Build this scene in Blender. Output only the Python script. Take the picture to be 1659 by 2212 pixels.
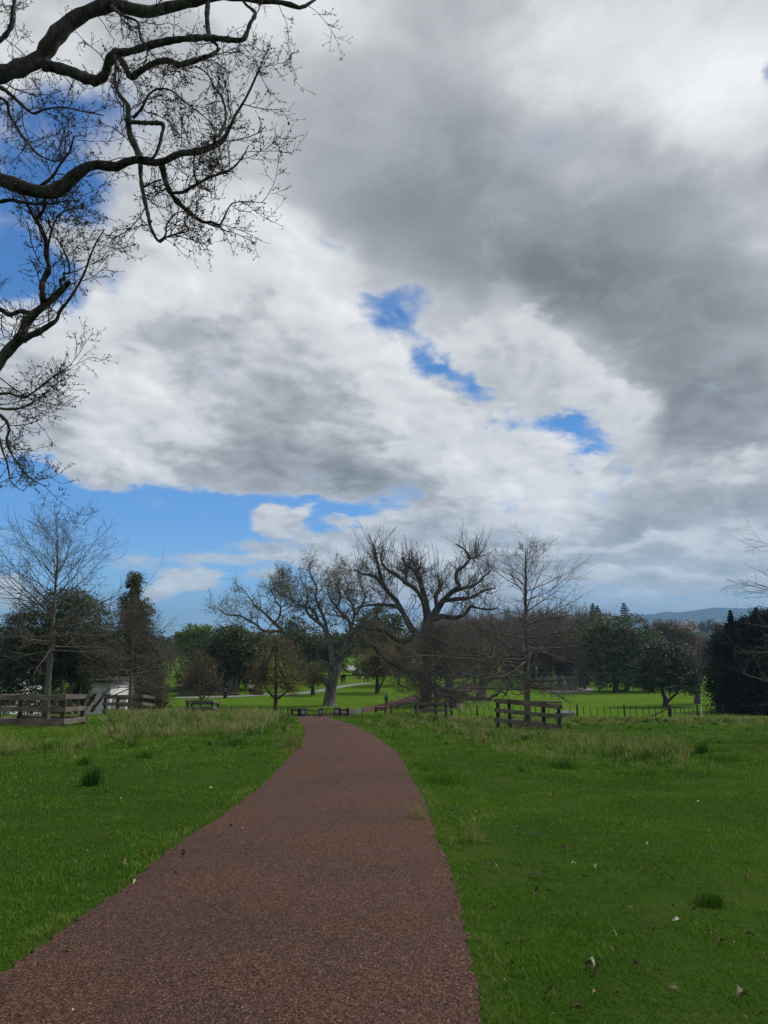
import bpy, bmesh, math, random
import numpy as np
from mathutils import Vector, Matrix, noise as mnoise

for o in list(bpy.data.objects):
    bpy.data.objects.remove(o)
scene = bpy.context.scene
COL = scene.collection
R = math.radians

# ------------------------------------------------------------------ camera
EYE = 1.65
PITCH = 9.7
FPX = 1597.0            # focal length in pixels of a 1659 x 2212 view
CX, CY = 829.5, 1106.0
cam_d = bpy.data.cameras.new("camera")
cam = bpy.data.objects.new("camera", cam_d)
COL.objects.link(cam)
cam.location = (0, 0, EYE)
cam.rotation_euler = (R(90 + PITCH), 0, 0)
cam_d.sensor_fit = 'VERTICAL'
cam_d.sensor_height = 36
cam_d.lens = 36 * FPX / 2212
cam_d.clip_start = 0.05
cam_d.clip_end = 40000
scene.camera = cam
CP, SP = math.cos(R(PITCH)), math.sin(R(PITCH))


def ray(px, py):
    a, b = (px - CX) / FPX, (CY - py) / FPX
    return np.array([a, CP - b * SP, SP + b * CP])


def P(px, py, Y):
    """point seen at view pixel (px, py) whose ground distance ahead is Y metres"""
    d = ray(px, py)
    k = Y / d[1]
    return np.array([d[0] * k, Y, EYE + d[2] * k])


# ------------------------------------------------------------------ render settings, exposure
scene.view_settings.view_transform = 'Standard'
scene.view_settings.look = 'None'
scene.view_settings.exposure = 0.0
scene.view_settings.gamma = 1.0
scene.render.engine = 'CYCLES'
scene.cycles.max_bounces = 5
scene.cycles.diffuse_bounces = 2
scene.cycles.glossy_bounces = 2
scene.cycles.transmission_bounces = 3
scene.cycles.transparent_max_bounces = 8
scene.cycles.volume_bounces = 0
scene.cycles.use_denoising = True
scene.cycles.denoising_prefilter = 'NONE'
scene.cycles.sample_clamp_indirect = 4.0

# ------------------------------------------------------------------ sky: procedural clouds over a clear sky, laid out by compass direction
SUN_AZ, SUN_EL = 62.0, 47.0      # degrees right of north (ahead), and above the horizon
world = bpy.data.worlds.new("World")
scene.world = world
world.use_nodes = True
wt = world.node_tree
wt.nodes.clear()


class NT:
    """small helper to write node maths as expressions"""
    def __init__(s, tree):
        s.t = tree

    def new(s, typ, **kw):
        n = s.t.nodes.new(typ)
        for k, v in kw.items():
            setattr(n, k, v)
        return n

    def put(s, sock, v):
        if isinstance(v, bpy.types.NodeSocket):
            s.t.links.new(v, sock)
        else:
            sock.default_value = v

    def m(s, op, a, b=0.0, c=0.0, clamp=False):
        n = s.new('ShaderNodeMath', operation=op, use_clamp=clamp)
        for i, v in enumerate((a, b, c)):
            s.put(n.inputs[i], v)
        return n.outputs[0]

    def v(s, op, a, b=(0, 0, 0), scale=1.0):
        n = s.new('ShaderNodeVectorMath', operation=op)
        s.put(n.inputs[0], a)
        s.put(n.inputs[1], b)
        if op == 'SCALE':
            s.put(n.inputs['Scale'], scale)
        return n.outputs['Value'] if op in ('LENGTH', 'DOT_PRODUCT', 'DISTANCE') else n.outputs[0]

    def noise(s, vec, scale, detail=4.0, rough=0.5, lac=2.0, dist=0.0, color=False, dim='3D'):
        n = s.new('ShaderNodeTexNoise', noise_dimensions=dim)
        s.put(n.inputs['Vector'], vec)
        s.put(n.inputs['Scale'], scale)
        s.put(n.inputs['Detail'], detail)
        s.put(n.inputs['Roughness'], rough)
        s.put(n.inputs['Lacunarity'], lac)
        s.put(n.inputs['Distortion'], dist)
        return n.outputs['Color'] if color else n.outputs[0]

    def ramp(s, x, lo, hi, a=0.0, b=1.0, smooth=True):
        n = s.new('ShaderNodeMapRange', interpolation_type='SMOOTHSTEP' if smooth else 'LINEAR')
        s.put(n.inputs[0], x)
        for i, v in enumerate((lo, hi, a, b)):
            s.put(n.inputs[i + 1], v)
        return n.outputs[0]

    def mix(s, f, a, b, blend='MIX'):
        n = s.new('ShaderNodeMix', data_type='RGBA', blend_type=blend)
        s.put(n.inputs[0], f)
        s.put(n.inputs[6], a)
        s.put(n.inputs[7], b)
        return n.outputs[2]

    def fmix(s, f, a, b):
        n = s.new('ShaderNodeMix', data_type='FLOAT')
        s.put(n.inputs[0], f)
        s.put(n.inputs[2], a)
        s.put(n.inputs[3], b)
        return n.outputs[0]

    def cramp(s, x, stops, interp='LINEAR'):
        n = s.new('ShaderNodeValToRGB')
        n.color_ramp.interpolation = interp
        el = n.color_ramp.elements
        while len(el) < len(stops):
            el.new(0.5)
        for e, (p, c) in zip(el, stops):
            e.position = p
            e.color = (*c, 1)
        s.put(n.inputs[0], x)
        return n.outputs[0]


def build_sky():
    n = NT(wt)
    co = n.new('ShaderNodeTexCoord').outputs['Generated']
    d = n.v('NORMALIZE', co)
    sx = n.new('ShaderNodeSeparateXYZ')
    n.put(sx.inputs[0], d)
    X, Y, Z = sx.outputs
    az = n.m('ARCTAN2', X, Y)
    el = n.m('ARCSINE', Z)
    cp = n.new('ShaderNodeCombineXYZ')
    n.put(cp.inputs[0], az)
    n.put(cp.inputs[1], el)
    p = cp.outputs[0]
    # coordinates on a cloud layer, flattening towards the horizon
    inv = n.m('DIVIDE', 1.0, n.m('ADD', n.m('MAXIMUM', Z, 0.0), 0.32))
    q = n.v('SCALE', d, scale=inv)
    w1 = n.v('SUBTRACT', n.noise(q, 2.2, 2, .5, color=True), (.5, .5, .5))
    w2 = n.v('SUBTRACT', n.noise(q, 7.0, 5, .6, color=True), (.5, .5, .5))
    warp = n.v('ADD', n.v('SCALE', w1, scale=.20), n.v('SCALE', w2, scale=.12))
    warp = n.v('MULTIPLY', warp, (1, .8, 0))
    soft = n.ramp(el, 0.02, 0.25, .35, 1.0)
    pw = n.v('ADD', p, n.v('SCALE', warp, scale=soft))

    def azel(px, py):
        v = ray(px, py)
        v = v / np.linalg.norm(v)
        return math.atan2(v[0], v[1]), math.asin(v[2])

    def blobs(lst, acc, vec):
        for (px, py, rx, ry, rot, amp) in lst:
            a, e = azel(px, py)
            mp = n.new('ShaderNodeMapping', vector_type='TEXTURE')
            mp.inputs['Location'].default_value = (a, e, 0)
            mp.inputs['Rotation'].default_value = (0, 0, R(rot))
            k = 1.0 / FPX * math.cos(math.atan(math.hypot(px - CX, py - CY) / FPX))
            mp.inputs['Scale'].default_value = (rx * k / max(.5, math.cos(e)) * 1.0, ry * k, 1)
            n.put(mp.inputs[0], vec)
            g = n.new('ShaderNodeTexGradient', gradient_type='SPHERICAL')
            n.put(g.inputs[0], mp.outputs[0])
            # smooth bump
            s = n.ramp(g.outputs['Fac'], 0, 1)
            acc = n.m('MULTIPLY_ADD', s, amp, acc)
        return acc

    fb = n.noise(q, 3.0, 9, .58, 2.05)
    # ---- coverage
    holes = [  # px, py, rx, ry, rot, amp
        (90, 330, 330, 240, 20, 1.35), (20, 560, 200, 120, 0, 1.3), (230, 410, 150, 100, 0, .8), (110, 250, 200, 90, 0, .5),
        (170, 1085, 620, 105, -8, 1.7), (620, 1110, 330, 60, -10, .9), (600, 1118, 480, 85, -3, 1.5), (430, 1235, 420, 60, 0, .6), (80, 1060, 220, 70, 0, .8), (500, 1330, 700, 100, 0, 1.2),
        (130, 1230, 800, 190, 0, 1.9), (420, 1270, 400, 120, 0, 1.3), (700, 1330, 500, 90, 0, .5),
        (862, 682, 135, 90, 0, 1.25), (715, 525, 90, 70, -35, .85), (790, 660, 60, 50, -35, .4),
        (985, 835, 130, 56, -18, 1.25), (945, 770, 90, 50, -50, .75), (1060, 895, 100, 62, -25, 1.2), (1235, 940, 165, 52, -6, 1.25),
        (1100, 1082, 110, 38, 0, .7), (1642, 128, 60, 60, 0, .9), (265, 570, 90, 70, 0, .6),
        (1450, 1288, 620, 48, 0, .85), (1250, 1215, 420, 24, 0, .45),
    ]
    fills = [
        (605, 1128, 120, 58, 0, -2.4), (405, 1256, 120, 46, -6, -2.5), (345, 1280, 80, 40, 0, -2.2), (30, 1290, 90, 60, 0, -2.0),
        (560, 1250, 60, 30, 0, -1.2), (440, 1192, 460, 34, -2, -.80), (330, 1212, 300, 22, -3, -.35), (60, 70, 260, 130, 0, -.7),
        (130, 480, 150, 60, 0, -.6), (30, 1010, 90, 60, 0, .6), (900, 1190, 330, 56, 0, -.8), (950, 1230, 500, 90, 0, -.9),
        (560, 1212, 420, 26, -2, -.5),
    ]
    hole = n.m('MINIMUM', blobs(holes, 0.0, pw), 1.75)
    hole = blobs(fills, hole, pw)
    cov = n.m('SUBTRACT', 1.35, hole)
    fb2 = n.noise(q, 9.0, 6, .62, 2.05, .5)
    cov = n.m('ADD', cov, n.m('MULTIPLY', n.m('SUBTRACT', fb, .5), 2.3))
    cov = n.m('ADD', cov, n.m('MULTIPLY', n.m('SUBTRACT', fb2, .5), 1.7))
    cover = n.ramp(cov, 0.0, 1.12)
    # ---- cloud brightness, as seen (0..1), before detail
    dark = [
        (930, 330, 420, 330, 20, -.105), (1230, 520, 520, 330, -15, -.15), (860, 470, 260, 200, -30, -.03), (1440, 770, 480, 240, -20, -.14),
        (1100, 620, 300, 130, -15, -.06), (1560, 890, 300, 160, 0, -.10), (1380, 1090, 260, 100, 0, -.10), (1560, 420, 240, 200, 0, .01), (1560, 640, 260, 160, 0, -.02),
        (720, 1035, 520, 100, -6, -.11), (480, 860, 300, 180, -35, -.035), (620, 930, 300, 110, -20, -.045), (900, 1070, 300, 70, -8, -.06),
        (620, 690, 200, 90, -20, -.05), (300, 700, 160, 90, 0, -.04), (1350, 1150, 420, 50, 0, -.08), (1190, 600, 220, 100, 0, -.03), (330, 210, 250, 160, 0, -.02),
    ]
    bright = [
        (1570, 130, 260, 270, 0, .25), (1240, 70, 300, 190, 0, .16), (1400, 190, 200, 120, -30, .06), (600, 20, 340, 160, 0, .13), (640, 540, 240, 160, -40, .20), (420, 600, 260, 130, -20, .10), (180, 760, 220, 140, 0, .08),
        (500, 500, 200, 140, 0, .07), (760, 720, 220, 120, -30, .16), (1010, 985, 320, 160, -25, .20), (870, 850, 170, 110, -25, .10),
        (330, 870, 260, 100, -25, .15), (290, 985, 160, 60, -15, .12), (1275, 385, 130, 90, 0, .07), (1260, 1060, 170, 130, 0, .15), (1130, 760, 200, 90, -15, .13),
        (1250, 860, 200, 80, -15, .13), (1090, 650, 70, 70, 0, .08), (1560, 1040, 240, 110, 0, .13), (230, 640, 220, 100, 0, .09), (200, 880, 120, 160, 0, .07), (1640, 560, 120, 120, 0, .05),
        (605, 1120, 150, 60, 0, .12), (405, 1250, 150, 60, 0, .14), (345, 1275, 90, 40, 0, .12), (440, 1190, 480, 40, 0, .02), (950, 1200, 400, 80, 0, .08), (1500, 1215, 500, 110, 0, .14), (1320, 1230, 160, 40, 0, .10), (1460, 1200, 140, 40, 0, .10), (1300, 1190, 300, 40, 0, .04),
        (30, 1280, 90, 60, 0, .14), (470, 720, 260, 120, -20, .04), (60, 90, 300, 200, 0, .08), (1100, 1110, 300, 50, -4, .07),
    ]
    wv = n.v('ADD', p, n.v('SCALE', warp, scale=n.m('MULTIPLY', soft, .75)))
    val = blobs([(a, b, c, d, e, f * (1.3 if f < 0 else 1.6)) for (a, b, c, d, e, f) in dark + bright], .70, wv)
    # relief: the side of each billow that faces the sun is lighter
    off = (math.sin(R(SUN_AZ)) * .05, math.cos(R(SUN_AZ)) * .012, .05)
    q2 = n.v('ADD', q, off)
    b1 = n.noise(q, 2.7, 6, .5, 2.1, .35)
    b2 = n.noise(q2, 2.7, 6, .5, 2.1, .35)
    rel = n.m('SUBTRACT', b1, b2)
    c1 = n.noise(q, 8.5, 7, .6, 2.1, .3)
    c2 = n.noise(n.v('ADD', q, tuple(o * .45 for o in off)), 8.5, 7, .6, 2.1, .3)
    rel2 = n.m('SUBTRACT', c1, c2)
    lightness = n.ramp(val, .50, .84, .16, 1.15)
    det = n.m('ADD', n.m('MULTIPLY', rel, .70), n.m('MULTIPLY', rel2, .20))
    det = n.m('ADD', det, n.m('MULTIPLY', n.m('SUBTRACT', fb, .5), .13))
    val = n.m('ADD', val, n.m('MULTIPLY', det, lightness))
    # banks of cumulus in front of the grey mass: crisp heaped upper edges, white along the top, greyer inside
    qd = n.v('ADD', q, n.v('SCALE', w2, scale=.16))

    def heap(vec, scale, detail):
        vo = n.new('ShaderNodeTexVoronoi', feature='SMOOTH_F1', normalize=True, voronoi_dimensions='2D')
        n.put(vo.inputs['Vector'], vec)
        vo.inputs['Scale'].default_value = scale
        vo.inputs['Detail'].default_value = detail
        vo.inputs['Roughness'].default_value = .55
        vo.inputs['Lacunarity'].default_value = 2.3
        vo.inputs['Smoothness'].default_value = .7
        return n.m('SUBTRACT', 1.0, vo.outputs['Distance'])
    h1 = heap(qd, 3.9, 2)
    h2 = heap(n.v('ADD', qd, (off[0] * .5, -.026, 0)), 3.9, 2)
    hrel = n.m('SUBTRACT', h1, h2)
    hh = n.m('SUBTRACT', h1, .62)
    # heaped relief also over the bright parts of the general cloud
    val = n.m('ADD', val, n.m('MULTIPLY', hrel, n.ramp(val, .55, .82, .05, .42)))
    sw = n.new('ShaderNodeSeparateXYZ')
    n.put(sw.inputs[0], n.v('ADD', p, n.v('SCALE', warp, scale=n.m('MULTIPLY', soft, .45))))
    azw, elw = sw.outputs[0], sw.outputs[1]
    A0, A1 = -.65, .65
    u = n.ramp(azw, A0, A1, 0, 1, smooth=False)

    def bank(val, pts, top, inner, fade, edge=.010, rag=.10, win=None, deep=.0, amt=1.0):
        fc = n.new('ShaderNodeFloatCurve')
        c = fc.mapping.curves[0]
        ae = sorted(azel(*q_) for q_ in pts)
        pp = [((a - A0) / (A1 - A0), e / 1.2) for a, e in ae]
        c.points[0].location = pp[0]
        c.points[1].location = pp[-1]
        for x_, y_ in pp[1:-1]:
            c.points.new(x_, y_)
        fc.mapping.update()
        n.put(fc.inputs['Value'], u)
        s = n.m('SUBTRACT', n.m('MULTIPLY', fc.outputs[0], 1.2), elw)
        s = n.m('ADD', s, n.m('MULTIPLY', hh, rag))
        s = n.m('ADD', s, n.m('MULTIPLY', n.m('SUBTRACT', fb2, .5), rag * .5))
        mask = n.ramp(s, -edge, edge * 1.4)
        if win:
            a0, a1 = azel(*win[0])[0], azel(*win[1])[0]
            w_ = win[2] / FPX
            mask = n.m('MULTIPLY', mask, n.m('MULTIPLY', n.ramp(azw, a0 - w_, a0 + w_), n.ramp(azw, a1 - w_, a1 + w_, 1, 0)))
        if deep:
            mask = n.m('MULTIPLY', mask, n.ramp(s, deep * .55, deep, 1, 0))
        f = n.ramp(s, 0, fade)
        bv = n.fmix(f, top, inner) if not isinstance(inner, bpy.types.NodeSocket) else n.fmix(f, top, inner)
        bv = n.m('ADD', bv, n.m('MULTIPLY', hrel, n.fmix(f, 1.0, .42)))
        bv = n.m('ADD', bv, n.m('MULTIPLY', rel2, .17))
        return n.fmix(n.m('MULTIPLY', mask, amt), val, bv)
    val = bank(val, [(820, 700), (905, 775), (960, 752), (1020, 728), (1090, 715), (1165, 728), (1230, 785), (1320, 830), (1400, 852), (1500, 900)], .86, .72, .085, win=((890, 800), (1420, 850), 40), deep=.16)
    val = bank(val, [(1200, 1080), (1260, 1040), (1320, 1000), (1400, 985), (1480, 985), (1560, 998), (1659, 990), (1760, 1000)], .80, .60, .055, win=((1290, 1000), (1900, 1000), 50), deep=.12, amt=.9)
    val = bank(val, [(-80, 640), (60, 640), (160, 640), (240, 600), (320, 540), (420, 468), (500, 448), (570, 455), (640, 500), (690, 560), (740, 640), (800, 705), (900, 792), (950, 855), (1020, 918), (1100, 952), (1200, 968), (1300, 985), (1345, 1005), (1420, 1030)],
               .92, val, .13, rag=.12, win=((-2500, 800), (1325, 1000), 50))
    # low rows of small cumulus towards the horizon on the right
    val = bank(val, [(1000, 1190), (1100, 1178), (1180, 1196), (1260, 1172), (1340, 1188), (1420, 1168), (1500, 1186), (1580, 1176), (1659, 1192), (1720, 1190)], .86, .64, .022, edge=.006, rag=.05, win=((1000, 1180), (2200, 1180), 60), deep=.05)
    val = bank(val, [(1100, 1250), (1220, 1238), (1300, 1252), (1380, 1232), (1460, 1248), (1540, 1236), (1659, 1254), (1720, 1250)], .84, .66, .016, edge=.005, rag=.04, win=((1180, 1180), (2200, 1180), 80), deep=.036)
    # thin cloud next to blue holes is lit through
    thin = n.m('SUBTRACT', 1.0, n.ramp(cov, .6, 1.6))
    val = n.fmix(n.m('MULTIPLY', thin, .35), val, .86)
    val = n.m('SUBTRACT', val, n.m('MULTIPLY', n.m('MAXIMUM', n.m('SUBTRACT', val, .80), 0), .55))
    val = n.m('MINIMUM', n.m('MAXIMUM', val, .44), .985)
    val = n.ramp(val, .44, .93, .49, .975, smooth=False)
    lin = n.m('POWER', val, 2.2)
    tint = n.cramp(val, [(.45, (.90, 1.0, 1.05)), (.62, (.94, 1.0, 1.05)), (.78, (.97, 1.0, 1.04)), (.95, (.99, 1.0, 1.01))])
    ccol = n.v('SCALE', n.v('MULTIPLY', tint, (1, 1, 1)), scale=lin)
    # pale bluish veil low over the horizon
    low = n.ramp(el, .03, .24, 1.0, 0.0)
    ccol = n.mix(n.m('MULTIPLY', low, .26), ccol, (.50, .68, .86, 1))
    ccol = n.v('SCALE', ccol, scale=n.fmix(n.ramp(el, .01, .13, 1.0, 0.0), 1.0, 1.22))
    # ---- clear sky
    sky = n.new('ShaderNodeTexSky', sky_type='NISHITA')
    sky.sun_disc = False
    sky.sun_elevation = R(SUN_EL)
    sky.sun_rotation = R(SUN_AZ)
    sky.altitude = 50
    sky.air_density = 1.0
    sky.dust_density = .3
    sky.ozone_density = 3.0
    base = n.cramp(el, [(0.0, (.52, .86, 1.15)), (.06, (.28, .64, 1.08)), (.16, (.13, .40, .88)), (.30, (.075, .27, .68)), (.62, (.045, .15, .43)), (1.0, (.03, .10, .30))])
    clear = n.mix(.18, base, n.v('MULTIPLY', sky.outputs[0], (.07, .09, .12)))
    mixed = n.mix(cover, clear, ccol)
    bg = n.new('ShaderNodeBackground')
    out = n.new('ShaderNodeOutputWorld')
    # the sky texture runs at strength 0.1; the cloud radiance is given on the same scale
    n.put(bg.inputs[0], n.v('SCALE', mixed, scale=10.0))
    bg.inputs[1].default_value = 0.1
    n.t.links.new(bg.outputs[0], out.inputs[0])


build_sky()
world.cycles.sampling_method = 'MANUAL'
world.cycles.sample_map_resolution = 512

# ------------------------------------------------------------------ sun (veiled by cloud)
sun_d = bpy.data.lights.new("sun", 'SUN')
sun_d.energy = 2.9
sun_d.angle = R(12)
sun_d.color = (1.0, .95, .87)
sun = bpy.data.objects.new("sun", sun_d)
COL.objects.link(sun)
_sd = Vector((math.sin(R(SUN_AZ)) * math.cos(R(SUN_EL)), math.cos(R(SUN_AZ)) * math.cos(R(SUN_EL)), math.sin(R(SUN_EL))))
sun.rotation_euler = (-_sd).to_track_quat('-Z', 'Y').to_euler()
sun.location = _sd * 60

# ------------------------------------------------------------------ terrain
def _prof(pts):
    y = np.arange(0, 1200.5, .5)
    a = np.array(pts, float)
    z = np.interp(y, a[:, 0], a[:, 1])
    for w in (3, 5, 7):                      # smooth more the farther away
        zs = z.copy()
        k = np.ones(2 * w + 1) / (2 * w + 1)
        pad = np.pad(z, w, mode='edge')
        zs = np.convolve(pad, k, 'valid')
        f = np.clip((y - 6 * w) / (10 * w), 0, 1)
        if w == 3:
            f = np.clip((y - 4) / 6, 0, 1)
        z = z * (1 - f) + zs * f
    return y, z


_YL, _ZL = _prof([(0, 0), (4, 0), (7.3, -.17), (11.4, -.45), (18.5, -.9), (27, -1.45), (35, -1.95), (43, -2.62), (50, -3.5), (60, -4.95), (80, -6.9), (100, -7.2),
                  (115, -6.75), (135, -5.8), (200, -5.3), (400, -5), (700, -12), (1200, -16)])
_YC, _ZC = _prof([(0, 0), (4, 0), (7.3, -.17), (11.4, -.45), (18.5, -.85), (24, -1.12), (30, -1.42), (33, -1.66), (38, -2.3), (45, -3.3), (60, -5.2), (80, -7.0), (104, -7.55),
                  (120, -7.0), (140, -6.3), (200, -5.9), (400, -6), (700, -10), (1200, -16)])
_YR, _ZR = _prof([(0, 0), (4, 0), (7.3, -.17), (11.4, -.47), (18.5, -.95), (25, -1.5), (32, -2.1), (45, -3.3), (60, -4.7), (83, -6.75), (104, -8.0), (150, -9.2), (200, -9.6),
                  (330, -9), (450, -6), (650, 4), (900, 9), (1200, 16)])


def _ss(a, b, x):
    t = np.clip((x - a) / (b - a), 0, 1)
    return t * t * (3 - 2 * t)


def zfun(x, y):
    x = np.asarray(x, float)
    y = np.asarray(y, float)
    yc = np.clip(y, 0, 1200)
    t = x / np.maximum(yc, 9.0)
    zl, zc, zr = np.interp(yc, _YL, _ZL), np.interp(yc, _YC, _ZC), np.interp(yc, _YR, _ZR)
    a = _ss(-.22, -.02, t)
    b = _ss(.01, .16, t)
    z = zl * (1 - a) + zc * a
    z = z * (1 - b) + zr * b
    r = np.hypot(x, y)
    far = _ss(900, 3500, r)
    return z * (1 - far) + (-42.0) * far


def Z(x, y):
    return float(zfun(x, y))


def G(px, py, far=400.0):
    """where the view ray through pixel (px, py) meets the ground"""
    d = ray(px, py)
    ys = np.geomspace(2.0, far, 3000)
    k = ys / d[1]
    f = EYE + d[2] * k - zfun(d[0] * k, ys)
    i = np.argmax(f < 0) if (f < 0).any() else len(ys) - 1
    return np.array([d[0] * k[i], ys[i], Z(d[0] * k[i], ys[i])])


# ------------------------------------------------------------------ object helpers
def tag(o, label=None, cat=None, group=None, kind=None):
    if label:
        o['label'] = label
    if cat:
        o['category'] = cat
    if group:
        o['group'] = group
    if kind:
        o['kind'] = kind
    return o


def empty(name, loc, label, cat, group=None, rz=0.0):
    o = bpy.data.objects.new(name, None)
    o.empty_display_size = .3
    o.location = loc
    o.rotation_euler = (0, 0, rz)
    COL.objects.link(o)
    return tag(o, label, cat, group)


def obj(name, me, mat=None, parent=None, loc=None):
    """link a mesh; with a parent, mesh coordinates are the parent's own"""
    o = bpy.data.objects.new(name, me)
    COL.objects.link(o)
    if mat is not None and len(me.materials) == 0:
        me.materials.append(mat)
    if parent is not None:
        o.parent = parent
    if loc is not None:
        o.location = loc
    return o


def mesh_np(name, verts, polys, smooth=False, attrs=None):
    """polys: list of (m,k) index arrays"""
    me = bpy.data.meshes.new(name)
    verts = np.ascontiguousarray(verts, np.float32)
    polys = [np.asarray(p, np.int32) for p in polys if len(p)]
    me.vertices.add(len(verts))
    me.vertices.foreach_set('co', verts.ravel())
    nl = sum(p.size for p in polys)
    nf = sum(len(p) for p in polys)
    me.loops.add(nl)
    me.polygons.add(nf)
    me.loops.foreach_set('vertex_index', np.concatenate([p.ravel() for p in polys]))
    tot = np.concatenate([np.full(len(p), p.shape[1], np.int32) for p in polys])
    st = np.concatenate([[0], np.cumsum(tot)[:-1]]).astype(np.int32)
    me.polygons.foreach_set('loop_start', st)
    me.polygons.foreach_set('loop_total', tot)
    if smooth:
        me.polygons.foreach_set('use_smooth', np.ones(nf, bool))
    if attrs:
        for k, a in attrs.items():
            at = me.attributes.new(k, 'FLOAT', 'POINT')
            at.data.foreach_set('value', np.ascontiguousarray(a, np.float32))
    me.update(calc_edges=True)
    me.validate()
    return me


class MB:
    """collects boxes, bars, tubes and lathes into one mesh"""
    def __init__(s):
        s.v, s.f, s.n = [], [], 0

    def add(s, v, f):
        v = np.asarray(v, float)
        s.v.append(v)
        s.f += [tuple(i + s.n for i in q) for q in f]
        s.n += len(v)
        return s

    def box(s, x0, x1, y0, y1, z0, z1):
        v = [(x, y, z) for z in (z0, z1) for y in (y0, y1) for x in (x0, x1)]
        return s.add(v, [(0, 2, 3, 1), (4, 5, 7, 6), (0, 1, 5, 4), (2, 6, 7, 3), (0, 4, 6, 2), (1, 3, 7, 5)])

    def bar(s, a, b, w, h, up=(0, 0, 1), jit=None):
        """a straight plank from a to b: w across, h along 'up'"""
        a, b = np.array(a, float), np.array(b, float)
        t = (b - a) / np.linalg.norm(b - a)
        side = np.cross(t, up)
        side /= np.linalg.norm(side)
        u = np.cross(side, t)
        v = []
        for p in (a, b):
            for su in (-1, 1):
                for sw in (-1, 1):
                    v.append(p + side * sw * w / 2 + u * su * h / 2)
        if jit is not None:
            v = [q + np.array([jit.uniform(-1, 1) for _ in range(3)]) * .006 for q in v]
        return s.add(v, [(0, 1, 3, 2), (4, 6, 7, 5), (0, 4, 5, 1), (2, 3, 7, 6), (0, 2, 6, 4), (1, 5, 7, 3)])

    def tube(s, pts, rad, k=8, cap=True):
        pts = np.array(pts, float)
        rad = np.broadcast_to(np.asarray(rad, float), (len(pts),))
        V, F = tubes_np(pts[None], rad[None], k)
        f = [tuple(q) for q in F]
        n = len(pts)
        if cap:
            f.append(tuple(range(k))[::-1])
            f.append(tuple(range((n - 1) * k, n * k)))
        return s.add(V, f)

    def lathe(s, prof, c=(0, 0, 0), k=12):
        v, f = [], []
        for r, z in prof:
            for i in range(k):
                a = 2 * math.pi * i / k
                v.append((c[0] + r * math.cos(a), c[1] + r * math.sin(a), c[2] + z))
        for j in range(len(prof) - 1):
            for i in range(k):
                f.append((j * k + i, j * k + (i + 1) % k, (j + 1) * k + (i + 1) % k, (j + 1) * k + i))
        f.append(tuple(range(k))[::-1])
        f.append(tuple(range((len(prof) - 1) * k, len(prof) * k)))
        return s.add(v, f)

    def mesh(s, name, smooth=False, bevel=0.0):
        me = bpy.data.meshes.new(name)
        me.from_pydata(np.concatenate(s.v).tolist(), [], s.f)
        if bevel:
            bm = bmesh.new()
            bm.from_mesh(me)
            bmesh.ops.bevel(bm, geom=bm.edges[:], offset=bevel, segments=1, affect='EDGES', clamp_overlap=True)
            bm.to_mesh(me)
            bm.free()
        if smooth:
            me.polygons.foreach_set('use_smooth', np.ones(len(me.polygons), bool))
        me.update()
        return me


# ------------------------------------------------------------------ branch geometry (numpy, many branches at a time)
def _norm(v):
    return v / np.maximum(np.linalg.norm(v, axis=-1, keepdims=True), 1e-9)


def tubes_np(pts, rad, k):
    """pts (M,n,3), rad (M,n) -> verts, quads"""
    M, n, _ = pts.shape
    t = np.gradient(pts, axis=1)
    t = _norm(t)
    mean = _norm(t.mean(axis=1))
    ref = np.zeros((M, 3))
    ref[np.arange(M), np.argmin(np.abs(mean), axis=1)] = 1
    n1 = _norm(np.cross(t, ref[:, None, :]))
    n2 = np.cross(t, n1)
    a = np.arange(k) * 2 * np.pi / k
    ring = n1[:, :, None, :] * np.cos(a)[None, None, :, None] + n2[:, :, None, :] * np.sin(a)[None, None, :, None]
    V = (pts[:, :, None, :] + ring * rad[:, :, None, None]).reshape(-1, 3)
    j = np.arange(n - 1)[:, None]
    i = np.arange(k)[None, :]
    q = np.stack([j * k + i, j * k + (i + 1) % k, (j + 1) * k + (i + 1) % k, (j + 1) * k + i], -1).reshape(-1, 4)
    F = (q[None] + (np.arange(M) * n * k)[:, None, None]).reshape(-1, 4)
    return V, F


def tubes_mesh(name, batches, smooth=True):
    """batches: list of (pts, rad, k)"""
    Vs, Fs, off = [], [], 0
    for p, r, k in batches:
        if len(p) == 0:
            continue
        V, F = tubes_np(p, r, k)
        Vs.append(V)
        Fs.append(F + off)
        off += len(V)
    return mesh_np(name, np.concatenate(Vs), [np.concatenate(Fs)], smooth)


def resample(pl, n):
    """pl (m,4): x,y,z,r -> n points, smoothed (Catmull-Rom)"""
    pl = np.asarray(pl, float)
    m = len(pl)
    d = np.concatenate([[0], np.cumsum(np.maximum(np.linalg.norm(np.diff(pl[:, :3], axis=0), axis=1), 1e-6))])
    s = np.linspace(0, d[-1], n)
    i = np.clip(np.searchsorted(d, s, side='right') - 1, 0, m - 2)
    u = ((s - d[i]) / (d[i + 1] - d[i]))[:, None]
    p0, p1, p2, p3 = pl[np.maximum(i - 1, 0)], pl[i], pl[i + 1], pl[np.minimum(i + 2, m - 1)]
    o = .5 * (2 * p1 + (p2 - p0) * u + (2 * p0 - 5 * p1 + 4 * p2 - p3) * u ** 2 + (3 * p1 - p0 - 3 * p2 + p3) * u ** 3)
    o[:, 3] = (p1[:, 3] * (1 - u[:, 0]) + p2[:, 3] * u[:, 0])
    return o


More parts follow.
